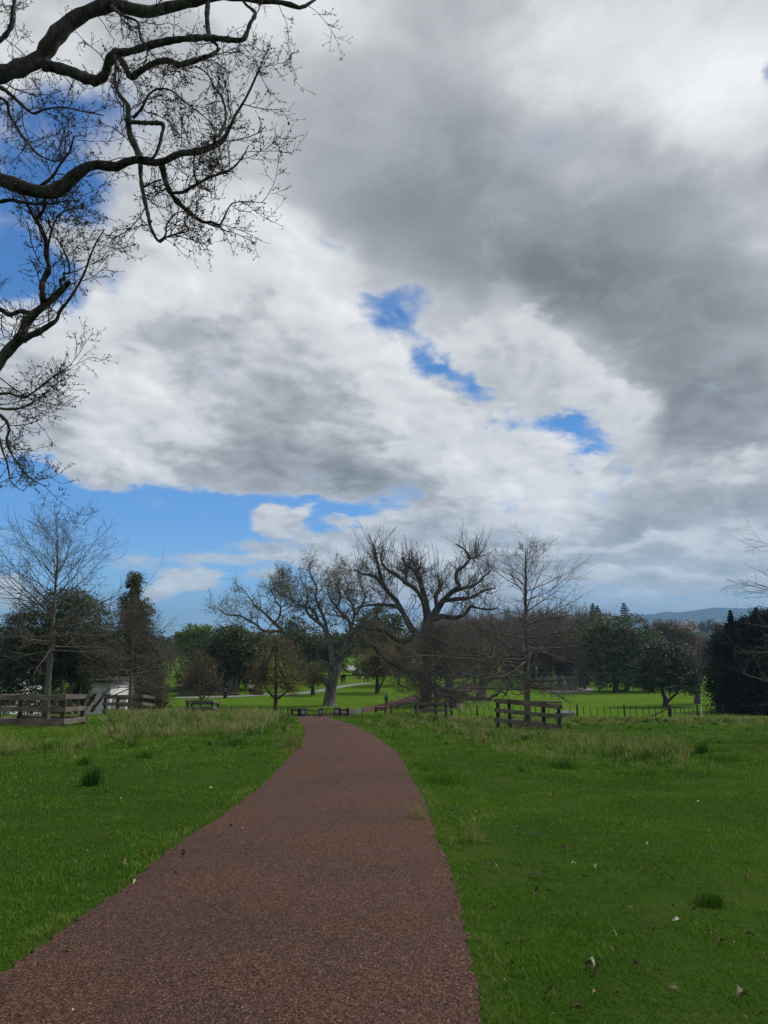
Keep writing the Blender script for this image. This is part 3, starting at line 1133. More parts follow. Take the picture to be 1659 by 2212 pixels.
def leafy(name, label, px, Y, lobes, mat, seed, n_clump=500, leaf=.16, per=26, spread=.32, trunk=None, bark=None, group=None, base=None, fill=.6, depth=.8, twigs=True):
    """a leafy tree: tapered trunk(s), boughs running to the leaf clusters, crown"""
    rng = np.random.default_rng(seed)
    bark = bark or BARK_OLD
    bx = px_x(px, 1500, Y)
    bz = Z(bx, Y) if base is None else base
    root = empty(name, (bx, Y, bz), label, 'tree', group)
    c, V, F = crown_lobes(lobes, Y, rng, n_clump, leaf, per, spread, fill=fill, depth=depth)
    trunk = trunk or [[(px, None, .16), (lobes[0][0], lobes[0][1], .05)]]
    limbs = []
    for t in trunk:
        l = []
        for i, (x, y, r) in enumerate(t):
            p = np.array([px_x(x, 1500, Y), Y, bz - .15]) if y is None else P(x, y, Y)
            l.append((p[0], p[1] + rng.normal(0, .1), p[2], r * (1.35 if i == 0 else 1)))
        limbs.append(l)
    tp, tr = stack_limbs(limbs, 12)
    tpart('trunk', [(tp, tr, 9)], bark, root)
    if twigs:
        # boughs from the trunk into the crown
        k = min(len(c), 70)
        sel = c[rng.choice(len(c), k, replace=False)]
        st = tp[rng.integers(0, len(tp), k), rng.integers(6, 12, k)]
        u = np.linspace(0, 1, 7)[None, :, None]
        bp = st[:, None] * (1 - u) + sel[:, None] * u + rng.normal(0, .12, (k, 7, 3)) * np.sin(np.pi * u) + np.array([0, 0, -.1])[None, None] * np.sin(np.pi * u) * np.linalg.norm(sel - st, axis=1)[:, None, None]
        br = np.linspace(tr.mean() * .45, .02, 7)[None].repeat(k, 0)
        tpart('bough', [(bp, br, 5)], bark, root)
    lpart('crown', V, F, mat, root)
    return root


# ---- the old oak outside the frame whose limbs reach in overhead
def overhead_oak():
    bx, by = -9.3, 9.0
    bz = Z(bx, by)
    root = empty('oak_tree', (bx, by, bz), 'old bare oak reaching dark thick limbs with budding twigs into the top left sky', 'tree')
    rng = np.random.default_rng(5)
    k = .4299

    def Q(lst, Y, dy=0.0, wob=.05, seed=0):
        return limb_px([(x * k, y * k, r * k) for x, y, r in lst], Y, dy, wob=wob, seed=seed)

    def q6(lst):
        return [(x * .3472 / k, (384 + y * .3472) / k, r * .3472 / k) for x, y, r in lst]

    top = (bx + .35, by, bz + 4.6, .42)
    mid = (bx + .2, by, bz + 3.4, .45)
    A = [top, (-6.6, 8.9, 6.3, .27)] + Q([(-260, 425, 47), (-60, 388, 46), (40, 362, 46), (130, 330, 48), (205, 290, 44), (245, 230, 41), (300, 160, 40), (370, 100, 39), (455, 55, 38), (550, 25, 37), (620, 35, 35), (700, 55, 33), (760, 58, 33), (850, 36, 30), (920, 22, 27),
                                          (1000, 5, 25), (1120, -18, 22), (1180, -12, 19), (1240, -6, 17), (1290, 4, 17), (1370, 8, 16), (1440, 18, 15), (1510, 40, 13), (1545, 22, 10), (1590, -6, 6)], 8.4, .5, seed=1)
    B = Q([(215, 318, 36), (270, 338, 34), (350, 358, 31), (420, 388, 30), (478, 405, 27), (525, 378, 26), (548, 310, 27), (580, 270, 25), (655, 258, 21), (760, 226, 20), (870, 202, 18), (1000, 190, 17), (1100, 194, 17), (1200, 203, 15), (1232, 185, 13), (1256, 120, 12), (1282, 66, 10), (1235, 22, 8), (1200, -30, 6)], 8.45, -.5, seed=2)
    B2 = Q([(590, 275, 18), (628, 335, 18), (658, 388, 17), (700, 360, 17), (780, 315, 16), (850, 305, 16), (900, 325, 16), (960, 310, 15), (1040, 285, 13), (1085, 262, 11), (1097, 235, 10), (1060, 200, 9)], 8.3, -.25, seed=3)
    C = [mid, (-6.2, 8.6, 4.9, .24)] + Q([(-220, 850, 39), (-40, 895, 38), (30, 912, 38), (100, 938, 38), (160, 955, 37), (235, 968, 37), (310, 943, 35), (370, 888, 33), (425, 846, 31), (470, 828, 28), (520, 832, 26), (590, 838, 25), (640, 812, 25), (700, 802, 24), (780, 818, 20), (850, 800, 19), (900, 770, 18), (980, 765, 17), (1060, 740, 15), (1112, 712, 13),
                                          (1142, 668, 10), (1182, 580, 8), (1232, 500, 6.5), (1275, 410, 5.5), (1310, 330, 4), (1345, 250, 2.6)], 7.9, -.5, seed=4)
    Cu = Q([(708, 800, 20), (682, 740, 18), (652, 670, 17), (645, 600, 15), (642, 530, 13), (602, 480, 11), (577, 420, 9), (582, 340, 7), (575, 280, 6)], 7.65, .5, seed=5)
    Cb = Q([(655, 613, 12), (740, 618, 12), (816, 624, 12), (812, 680, 9), (795, 740, 8), (770, 792, 7), (735, 788, 4)], 7.7, -.1, wob=.02, seed=6)
    Ct = Q([(672, 590, 9), (715, 540, 7), (745, 480, 6), (790, 448, 5), (860, 455, 5), (940, 520, 4), (1000, 565, 4), (1060, 620, 3), (1085, 665, 3)], 7.6, -.4, seed=17)
    Cx = Q([(1080, 720, 9), (1078, 685, 9), (1110, 670, 8), (1135, 590, 7), (1120, 500, 6), (1085, 450, 5), (1040, 370, 4), (980, 330, 3)], 7.45, .3, seed=18)
    D1 = Q([(706, 825, 13), (708, 900, 12), (722, 985, 11), (742, 1070, 10), (760, 1150, 9), (800, 1214, 8), (832, 1180, 6), (838, 1130, 5), (880, 1075, 4), (930, 1060, 2.5)], 7.6, .3, seed=7)
    D1b = Q([(800, 1212, 6), (850, 1186, 5), (900, 1172, 4.5), (945, 1158, 4), (925, 1110, 3), (950, 1075, 2.5)], 7.8, .1, wob=.02, seed=8)
    D2 = Q([(813, 825, 16), (828, 895, 15), (852, 960, 14), (900, 1022, 13), (968, 1080, 12), (1022, 1116, 8), (1062, 1116, 7), (1105, 1128, 6), (1132, 1078, 4.5), (1168, 1022, 3.8), (1240, 1014, 3.2), (1335, 1020, 2)], 7.55, .5, seed=9)
    D3 = Q([(855, 968, 9), (920, 965, 9), (990, 925, 8), (1065, 888, 7), (1160, 850, 5.5), (1210, 800, 4), (1250, 730, 3)], 7.6, -.4, seed=10)
    D4 = Q([(992, 925, 5), (975, 860, 5), (975, 790, 4), (985, 740, 3)], 7.5, -.2, seed=11)
    D5 = Q([(720, 942, 6), (765, 918, 5.5), (812, 902, 5)], 7.58, 0, wob=0, seed=12)
    Cl = Q([(-20, 1020, 11), (50, 1005, 10), (120, 1018, 9), (180, 1025, 8), (250, 1025, 6), (330, 1010, 5), (400, 1010, 3)], 8.0, -.3, seed=13)
    U1 = Q([(-40, 420, 14), (20, 450, 12), (80, 500, 10), (130, 545, 8), (170, 570, 7), (230, 548, 6), (320, 540, 5), (420, 560, 4), (520, 580, 3)], 8.6, -.4, seed=14)
    U2 = Q([(-30, 480, 9), (30, 510, 8), (50, 580, 7), (90, 650, 6.5), (140, 720, 6), (200, 780, 5), (280, 810, 4), (340, 780, 3)], 8.6, -.4, seed=15)
    U3 = Q([(-30, 220, 15), (25, 180, 14), (60, 120, 12), (65, 60, 11), (75, 0, 9), (90, -60, 8)], 8.9, .3, seed=16)
    U4 = Q([(190, 945, 10), (260, 890, 8), (300, 830, 6), (350, 760, 5), (370, 690, 4)], 7.9, -.3, seed=19)
    U5 = Q([(560, 30, 9), (620, 80, 8), (690, 110, 7), (705, 190, 6), (740, 260, 5), (720, 330, 3.5)], 8.3, -.3, seed=20)
    U6 = Q([(1045, 10, 14), (1040, 80, 13), (1045, 150, 13), (1055, 192, 12)], 8.3, -.1, wob=.01, seed=21)
    base = (bx + .1, by - .1, bz + 2.3, .5)
    E = [base, (-6.9, 9.2, 1.9, .3)] + Q(q6([(-330, 1520, 44), (-120, 1270, 40), (0, 1135, 38), (70, 1055, 37), (130, 990, 38), (165, 900, 32), (215, 845, 28), (270, 800, 26), (340, 740, 24), (395, 685, 22), (425, 655, 16)]), 8.8, -.3, seed=22)
    E2 = Q(q6([(140, 1005, 26), (180, 985, 23), (240, 960, 20), (310, 915, 18), (354, 882, 14), (372, 830, 10), (420, 770, 9), (480, 680, 8), (530, 580, 7), (560, 490, 6), (600, 400, 5), (650, 320, 3)]), 8.75, -.4, seed=23)
    E3 = Q(q6([(268, 800, 22), (264, 720, 20), (266, 650, 19), (304, 570, 18), (290, 490, 17), (287, 400, 16), (252, 310, 15), (195, 215, 12), (150, 115, 9), (120, 40, 7)]), 8.65, -.5, seed=24)
    E4 = Q(q6([(195, 850, 18), (130, 830, 16), (60, 852, 15), (0, 820, 14), (-120, 800, 16)]), 8.7, .3, seed=25)
    E5 = Q(q6([(395, 690, 15), (372, 640, 11), (400, 630, 10), (398, 595, 9), (430, 590, 7), (425, 520, 6), (390, 440, 5), (350, 370, 4)]), 8.55, -.2, wob=.02, seed=26)
    E6 = Q(q6([(232, 255, 12), (262, 215, 11), (278, 170, 10), (275, 120, 8)]), 8.3, -.2, wob=.02, seed=27)
    E7 = Q(q6([(290, 480, 8), (320, 330, 7), (360, 240, 5), (420, 200, 4), (520, 170, 3)]), 8.4, -.3, seed=28)
    F1 = [(-6.6, 9.3, 1.6, .12)] + Q(q6([(-160, 1360, 16), (-60, 1450, 14), (20, 1490, 12), (60, 1560, 10), (40, 1640, 8), (90, 1750, 6), (160, 1840, 5), (230, 1900, 4), (310, 1920, 2.5)]), 8.9, -.4, seed=29)
    F2 = [(-6.5, 9.2, 1.8, .10)] + Q(q6([(-140, 1260, 14), (-20, 1340, 11), (60, 1340, 9), (150, 1370, 7), (250, 1300, 5), (340, 1230, 4), (450, 1160, 2.5)]), 8.9, -.5, seed=30)
    F3 = [(-6.6, 9.3, 1.5, .10)] + Q(q6([(-150, 1480, 12), (-30, 1560, 10), (10, 1680, 7), (50, 1800, 5), (70, 1900, 3.5), (150, 1950, 2.5)]), 8.9, -.3, seed=31)
    F4 = [(-6.5, 9.2, 1.9, .10)] + Q(q6([(-140, 1380, 11), (-20, 1430, 9), (100, 1440, 7), (200, 1400, 5), (290, 1330, 3.5), (390, 1250, 2)]), 8.8, -.5, seed=32)
    T = [(bx, by, bz - .3, .85), (bx, by, bz + .2, .66), (bx + .05, by - .05, bz + 1.2, .56), (bx + .1, by, bz + 2.4, .53), (bx + .2, by, bz + 3.5, .50), (bx + .3, by, bz + 4.4, .45), (bx + .2, by + .1, bz + 6.2, .32), (bx - .4, by + .2, bz + 8.5, .2)]
    tp, tr = stack_limbs([T], 20)
    tpart('trunk', [(tp, tr, 14)], BARK_OAK, root)

    def rough_limbs(ls, n):
        p, r = stack_limbs(ls, n)
        r = r * (1 + .13 * rng.normal(size=r.shape).clip(-1.2, 2.2))
        return p, r
    big = [A, B, C, E]
    for l in big:
        p, r = rough_limbs([l], 90)
        tpart('limb', [(p, r, 12)], BARK_OAK, root)
    small = [B2, Cu, Cb, Cx, D1, D1b, D2, D3, D4, D5, Ct, Cl, U1, U2, U3, U4, U5, U6, E2, E3, E4, E5, E6, E7, F1, F2, F3, F4]
    p, r = rough_limbs(small, 44)
    # twigs
    pa, ra = stack_limbs([A[2:], B, C[2:], E[2:]], 60)
    bat = [(p, r, 8)]
    pm, rm = stack_limbs([l[2:] if l[0][0] < -6 else l for l in [B2, Cu, Cx, D1, D1b, D2, D3, D4, Ct, Cl, U1, U2, U3, U4, U5, E2, E3, E4, E5, E7, F1, F2, F3, F4, C[17:]]], 30)
    a1, s1 = spawn(rng, pa, ra, 10, .0, 1, 62, 16, .68, 8, .12, .15, tk=.03, lsd=.35, rmin=.0045, trop=(.25, 0, 1))
    a2, s2 = spawn(rng, pm, rm, 8, .1, 1, 52, 14, .38, 8, .5, .15, tk=.03, lsd=.35, rmin=.0042, tip=.45, trop=(.35, 0, .8))
    s2 = np.minimum(s2, .0062)
    s1 = np.minimum(s1, .0078)
    aw, sw = np.concatenate([a1, a2]), np.concatenate([s1, s2])
    c1, t1 = spawn(rng, aw, sw, 7, .12, 1, 48, 14, .22, 5, .7, .17, tk=.05, lsd=.4, rmin=.0030, tip=.6, trop=(.3, 0, 1))
    c2, t2 = spawn(rng, c1, t1, 3, .2, 1, 45, 15, .085, 3, .8, .14, tk=.08, lsd=.4, rmin=.0026, tip=.7)
    bat += [(aw, sw, 5), (c1, t1, 4), (c2, t2, 3)]
    tpart('branchlets', bat, BARK_OAK, root)
    tips = np.concatenate([c2[:, -1], c1[:, -1], aw[:, -1], c2[::2, 1]])
    K = 3
    bp = np.repeat(tips, K, axis=0) + rng.normal(0, .007, (len(tips) * K, 3))
    V, F = quads_np(rng, bp, .021, .5, .5)
    lf = c2[rng.random(len(c2)) < .08][:, -1]
    bp2 = np.repeat(lf, 6, axis=0) + rng.normal(0, .016, (len(lf) * 6, 3))
    V2, F2 = quads_np(rng, bp2, .032, .5, .5)
    lpart('buds', np.concatenate([V, V2]), np.concatenate([F, F2 + len(V)]), BUD, root)
    return root


# ---- great bare oak left of the gate
def great_oak():
    Y = 104
    S = lambda l: [(384 + x * .26456, 1124.7 + y * .26456, r * .26456) for x, y, r in l]
    b = P(714, 1526, Y)
    bz = Z(b[0], Y)
    root = empty('bare_oak', (b[0], Y, bz), 'great spreading bare oak with a thick flared grey trunk left of the red path', 'tree')
    rng = np.random.default_rng(21)
    trunk = limb_px(S([(1240, 1525, 70), (1241, 1490, 54), (1246, 1420, 45), (1254, 1350, 44), (1266, 1290, 46), (1280, 1220, 50), (1288, 1160, 48)]), Y)
    L = [S(l) for l in (
        [(1278, 1210, 34), (1262, 1130, 32), (1250, 1040, 28), (1235, 950, 25), (1200, 880, 22), (1140, 825, 20), (1075, 775, 17), (1045, 705, 15), (1062, 630, 12), (1050, 560, 9), (1010, 490, 6), (1000, 420, 4)],
        [(1296, 1200, 38), (1330, 1110, 36), (1368, 1020, 32), (1398, 950, 27), (1418, 870, 24), (1385, 800, 21), (1330, 745, 18), (1285, 690, 15), (1245, 640, 12), (1225, 570, 9), (1240, 500, 7), (1225, 430, 4)],
        [(1232, 1350, 30), (1200, 1310, 28), (1160, 1280, 26), (1115, 1262, 24), (1060, 1245, 20), (1000, 1225, 15), (950, 1180, 11), (900, 1150, 7)],
        [(1060, 1245, 19), (990, 1215, 19), (940, 1140, 19), (910, 1040, 19), (885, 950, 19), (850, 893, 19), (790, 838, 18), (740, 790, 15), (695, 740, 12), (640, 700, 9), (600, 650, 7), (560, 590, 5), (520, 540, 3)],
        [(860, 900, 16), (770, 905, 14), (695, 895, 13), (640, 850, 12), (560, 805, 11), (495, 772, 9), (420, 770, 8), (360, 742, 6), (300, 695, 4)],
        [(790, 838, 13), (830, 780, 11), (838, 710, 9), (800, 660, 7), (780, 600, 5), (740, 550, 3)],
        [(1225, 930, 20), (1195, 800, 17), (1150, 700, 15), (1125, 620, 13), (1135, 540, 11), (1100, 470, 8), (1075, 400, 5), (1090, 340, 3)],
        [(1150, 830, 14), (1100, 730, 12), (1030, 700, 11), (960, 680, 9), (930, 640, 8), (860, 612, 6), (800, 560, 4)],
        [(1400, 950, 22), (1470, 880, 20), (1540, 840, 17), (1600, 800, 14), (1660, 720, 10), (1700, 620, 7), (1690, 540, 4)],
        [(1415, 870, 17), (1440, 780, 15), (1430, 690, 13), (1380, 620, 11), (1390, 540, 8), (1360, 460, 6), (1340, 400, 3)],
        [(1440, 780, 13), (1500, 700, 11), (1530, 620, 9), (1500, 540, 7), (1480, 460, 5), (1470, 400, 3)],
        [(1300, 700, 12), (1330, 620, 10), (1310, 540, 7), (1300, 450, 4)],
        [(1340, 1110, 20), (1420, 1030, 18), (1500, 960, 15), (1580, 900, 12), (1680, 880, 9), (1760, 840, 6)],
        [(930, 640, 9), (900, 560, 7), (870, 500, 5), (860, 440, 3)],
    )]
    dys = [-2, 1.5, -3, -3, -1, 1, 3, -3, 2, 4, -3, -4, -5, 2]
    limbs = [limb_px(l, Y, d, wob=.18, seed=i) for i, (l, d) in enumerate(zip(L, dys))]
    tp, tr = stack_limbs([trunk], 18)
    tpart('trunk', [(tp, tr, 16)], BARK_OLD, root)
    p, r = stack_limbs(limbs, 26)
    r = r * np.linspace(.72, .52, r.shape[1])[None] + .012
    for i in range(len(limbs)):
        tpart('limb', [(p[i:i + 1], r[i:i + 1], 8)], BARK_OLD, root)
    b1, s1 = spawn(rng, p, r, 24, .22, 1, 58, 16, 2.7, 8, .42, .32, tk=.07, lsd=.35, rmin=.026, tip=.35, shape=.3)
    s1 = np.minimum(s1, .065)
    b2, s2 = spawn(rng, b1, s1, 6, .2, 1, 50, 14, 1.35, 6, .6, .28, tk=.06, lsd=.35, rmin=.017)
    b3, s3 = spawn(rng, b2, s2, 6, .15, 1, 48, 14, .6, 4, .7, .24, tk=.06, lsd=.4, rmin=.010)
    tpart('crown', [(b1, s1, 5), (b2, s2, 4), (b3, s3, 3)], TWIG_DARK, root)
    tips = np.concatenate([b3[::2, -1], b2[::2, -1]])
    V, F = quads_np(rng, tips + rng.normal(0, .08, tips.shape), .23, .6, .4)
    lpart('young_leaves', V, F, mat_leaf('young_leaf', [(.13, .13, .045), (.23, .23, .075), (.34, .34, .14)], .3), root)
    return root


# ---- big pollarded oak in the middle
def pollard_oak():
    Y = 94
    S = lambda l: [(713.2 + x * .33072, 1124.7 + y * .33072, r * .33072) for x, y, r in l]
    b = P(921, 1538, Y)
    bz = Z(b[0], Y)
    root = empty('pollard_oak', (b[0], Y, bz), 'tallest bare oak with knotted dark limbs and upright shoots, mid lawn by the path', 'tree')
    rng = np.random.default_rng(33)
    trunk = limb_px(S([(630, 1262, 50), (630, 1220, 42), (628, 1150, 37), (628, 1080, 35), (634, 1000, 37), (640, 920, 40), (638, 840, 42), (632, 770, 42), (634, 700, 38), (642, 640, 34)]), Y)
    L = [S(l) for l in (
        [(615, 800, 28), (570, 740, 28), (540, 715, 27), (505, 660, 24), (470, 590, 21), (435, 562, 18), (380, 552, 16), (330, 548, 14), (280, 550, 12), (200, 562, 9), (130, 592, 6), (80, 600, 4)],
        [(474, 598, 20), (430, 520, 18), (380, 470, 17), (330, 402, 16), (298, 370, 15), (240, 352, 12), (200, 345, 8), (160, 320, 5)],
        [(390, 478, 16), (350, 420, 15), (322, 330, 14), (300, 240, 13), (290, 190, 11), (278, 160, 8)],
        [(642, 660, 34), (622, 545, 30), (602, 445, 26), (580, 375, 21), (540, 320, 16), (492, 282, 13), (468, 240, 9)],
        [(622, 545, 22), (560, 450, 19), (500, 410, 17), (432, 352, 15), (362, 312, 12), (330, 240, 9), (350, 190, 5)],
        [(490, 395, 14), (498, 340, 13), (508, 310, 10)],
        [(655, 655, 30), (700, 580, 27), (740, 522, 24), (800, 462, 21), (842, 430, 18), (822, 380, 16), (832, 330, 14), (872, 300, 13), (910, 250, 11), (888, 200, 9), (850, 170, 6), (830, 155, 4)],
        [(805, 460, 17), (870, 440, 15), (940, 422, 12), (1000, 370, 9), (1045, 330, 6)],
        [(655, 650, 26), (730, 626, 23), (800, 636, 20), (860, 622, 17), (898, 590, 15), (920, 560, 13), (960, 570, 11), (1040, 580, 9), (1095, 570, 6)],
        [(742, 522, 19), (830, 512, 16), (920, 502, 13), (1000, 460, 10), (1080, 440, 6)],
        [(600, 1010, 30), (560, 990, 29), (480, 968, 26), (420, 932, 23), (345, 890, 20), (302, 840, 17), (270, 814, 14), (238, 832, 9)],
        [(655, 1080, 26), (690, 1082, 25), (740, 1102, 23), (820, 1122, 21), (900, 1150, 19), (950, 1166, 17), (1010, 1156, 15), (1040, 1166, 13), (1062, 1146, 12), (1090, 1138, 11), (1100, 1114, 10), (1128, 1120, 9), (1152, 1140, 7)],
        [(610, 780, 24), (560, 745, 22), (500, 790, 20), (440, 780, 18), (380, 742, 16), (330, 712, 15), (250, 702, 12), (190, 690, 9), (130, 660, 7), (80, 630, 4)],
        [(905, 250, 10), (940, 240, 8), (972, 230, 5)],
        [(602, 445, 15), (590, 380, 13), (575, 330, 12), (590, 300, 8)],
        [(640, 940, 22), (760, 880, 20), (860, 840, 16), (950, 830, 12), (1040, 800, 8)],
        [(700, 580, 18), (690, 490, 16), (720, 430, 13), (700, 360, 9)],
    )]
    dys = [-2, 2, -2, 1, -3, 2, -2, 3, -4, 3, -4, -6, -4, 1, 2, 4, 4]
    limbs = [limb_px(l, Y, d, wob=.14, seed=40 + i) for i, (l, d) in enumerate(zip(L, dys))]
    tp, tr = stack_limbs([trunk], 20)
    tpart('trunk', [(tp, tr, 16)], BARK_POLL, root)
    p, r = stack_limbs(limbs, 30)
    r = r * np.linspace(.84, .60, r.shape[1])[None] * (1 + .10 * rng.normal(size=r.shape)) + .012
    for i in range(len(limbs)):
        tpart('limb', [(p[i:i + 1], r[i:i + 1], 9)], BARK_POLL, root)
    hi = [i for i in range(len(limbs)) if i not in (10, 11, 12)]
    up = np.array([0, 0, 1.0])
    # long upright shoots
    u1, v1 = spawn(rng, p[hi], r[hi], 32, .18, 1, 58, 18, 2.9, 7, .25, .12, tk=.15, lsd=.4, rmin=.015, tip=.4, bias=up, bk=.9)
    v1 = np.minimum(v1, .024)
    u2, v2 = spawn(rng, u1, v1, 7, .15, .95, 36, 11, .9, 4, .7, .12, tk=.12, lsd=.4, rmin=.009)
    g1, w1 = spawn(rng, p, r, 14, .2, 1, 60, 16, 2.4, 8, .4, .28, tk=.04, lsd=.35, rmin=.022)
    w1 = np.minimum(w1, .04)
    g2, w2 = spawn(rng, g1, w1, 7, .15, 1, 48, 14, .85, 4, .65, .22, tk=.06, lsd=.4, rmin=.010)
    tpart('crown', [(u1, v1, 4), (u2, v2, 3), (g1, w1, 5), (g2, w2, 3)], TWIG_DARK, root)
    return root


overhead_oak()
great_oak()
pollard_oak()

# ---- young bare oaks inside timber guards
def gx(px, py, Y):
    return px_x(px, py, Y)


young_oak('young_oak', 'young bare oak with pale trunk inside the large timber guard at the far left', 'young bare oaks in timber guards', gx(97, 1570, 27.6), 27.6, 6.75, 71, .40,
          lambda s: 3.0 * (1 - .42 * _ss(.62, 1, s)) * (.85 + .15 * _ss(.38, .5, s)), n1=54, r0=.128, droop=.0, n2=9, n3=6, tw=.004, twig_len=.42, ang=lambda s: 96 - 46 * _ss(.42, .66, s) - 18 * _ss(.75, 1, s))
young_oak('young_oak', 'young bare oak with tall thin leader inside the near guard right of the path', 'young bare oaks in timber guards', gx(1140, 1565, 33.0), 33.0, 8.0, 72, .20,
          lambda s: 4.2 * (1 - .34 * _ss(.35, .62, s) - .52 * _ss(.72, 1.0, s)) * (.72 + .28 * _ss(.2, .34, s)), n1=54, r0=.155, n2=9, n3=6, tw=.0042, twig_len=.42, ang=lambda s: 92 - 36 * _ss(.45, .75, s), lean=.12)
young_oak('young_oak', 'small bushy bare oak inside the low timber guard beside the white house', 'young bare oaks in timber guards', gx(279, 1540, 43.6), 43.6, 5.7, 73, .27,
          lambda s: 3.4 * (1 - .62 * _ss(.35, 1, s)) * (.75 + .25 * _ss(.25, .4, s)), n1=64, r0=.12, n2=11, n3=8, tw=.005, ang=lambda s: 88 - 40 * _ss(.3, .9, s))
young_oak('young_oak', 'dense drooping bare oak inside the pale guard in front of the tallest oak', 'young bare oaks in timber guards', gx(941, 1535, 50.5), 50.5, 5.3, 74, .25,
          lambda s: 3.3 * (1 - .45 * _ss(.5, 1, s)), n1=90, r0=.13, n2=12, n3=10, tw=.006, ang=lambda s: 84 - 50 * _ss(.3, .9, s), g=.08)
young_oak('young_oak', 'bare tree at the right edge with long thin level branches', None, gx(1838, 1540, 21.5), 21.5, 6.3, 75, .16,
          lambda s: 3.0 * (1 - .5 * _ss(.4, 1, s)) * (.8 + .2 * _ss(.15, .3, s)), n1=62, r0=.12, n2=9, n3=6, tw=.0036, ang=lambda s: 97 - 48 * _ss(.3, .95, s), mat=TWIG)


# ---- two more old trunks beyond the wire fence
def old_bare(name, label, px, py, Y, trunk, H, seed, spread=1.0, mat=None, bark=None, group=None, n=9, rmin=.02):
    rng = np.random.default_rng(seed)
    b = P(px, py, Y)
    bz = Z(b[0], Y)
    root = empty(name, (b[0], Y, bz), label, 'tree', group)
    t = limb_px(trunk, Y)
    dz = bz - .15 - t[0][2]
    t = [(x, y, z + dz, r) for x, y, z, r in t]
    tp, tr = stack_limbs([t], 16)
    tpart('trunk', [(tp, tr, 12)], bark or BARK_OLD, root)
    b1, r1 = spawn(rng, tp, tr, n, .62, 1, 48, 14, H * .62 * spread, 10, .62, .17, tk=.07, lsd=.2, rmin=.06, tip=.2)
    b2, r2 = spawn(rng, b1, r1, 8, .2, 1, 48, 14, H * .3 * spread, 8, .6, .2, tk=.05, lsd=.3, rmin=.03)
    b3, r3 = spawn(rng, b2, r2, 6, .15, 1, 46, 14, H * .13 * spread, 6, .65, .2, tk=.04, lsd=.3, rmin=rmin)
    b4, r4 = spawn(rng, b3, r3, 4, .15, 1, 46, 14, H * .06 * spread, 3, .7, .2, tk=.04, lsd=.3, rmin=rmin * .7)
    tpart('crown', [(b1, r1, 7), (b2, r2, 5), (b3, r3, 4), (b4, r4, 3)], mat or TWIG_DARK, root)
    return root


_g = G(983, 1528, 200)
old_bare('bare_oak', 'old bare oak with pale flaring trunk just right of the tallest oak', 983, 1528, 106, [(984, 1530, 17), (982, 1520, 12), (978, 1505, 9.5), (974, 1490, 9), (970, 1470, 10), (966, 1450, 10)], 11, 81, 1.0)
old_bare('bare_oak', 'old bare oak with short thick trunk forking low behind the fallen looking limb', 1040, 1504, 128, [(1038, 1506, 14), (1040, 1490, 9.5), (1043, 1475, 9.5), (1045, 1462, 11), (1040, 1450, 8)], 12, 82, 1.1)
old_bare('bare_tree', 'grey bare tree with a straight trunk between the round dark tree and the black conifers', 1507, 1511, 118, [(1506, 1513, 8), (1506, 1495, 6), (1507, 1475, 5.5), (1508, 1450, 5)], 9, 83, .8, mat=TWIG_BROWN)

# ---- leafy trees
EVERGREEN = mat_leaf('dark_evergreen_leaf', [(.016, .026, .010), (.036, .055, .018), (.062, .088, .028), (.10, .118, .038)], .12, .5)
EVERGREEN2 = mat_leaf('olive_evergreen_leaf', [(.018, .030, .010), (.042, .064, .018), (.082, .105, .028), (.15, .15, .040)], .12, .5, .25)
BLUEGREEN = mat_leaf('grey_green_leaf', [(.018, .028, .016), (.038, .053, .029), (.060, .079, .043), (.095, .115, .062)], .12, .5)
CONIFER = mat_leaf('black_conifer_needles', [(.006, .010, .005), (.013, .019, .009), (.024, .032, .014)], .0, .7, .4, .1)
RUSTY = mat_leaf('rusty_conifer_leaf', [(.018, .026, .010), (.042, .056, .017), (.075, .082, .023), (.13, .105, .030)], .15, .6)
FRESH = mat_leaf('fresh_leaf', [(.06, .115, .012), (.11, .19, .02), (.16, .25, .03)], .35)
MIDGREEN = mat_leaf('mid_green_leaf', [(.026, .040, .011), (.050, .070, .018), (.082, .102, .027), (.12, .14, .036)], .25)
BRONZE = mat_leaf('bronze_leaf', [(.075, .060, .024), (.13, .090, .036), (.19, .135, .055), (.17, .165, .055)], .3)
GOLD = mat_leaf('golden_leaf', [(.07, .042, .018), (.12, .078, .024), (.17, .115, .032)], .3)

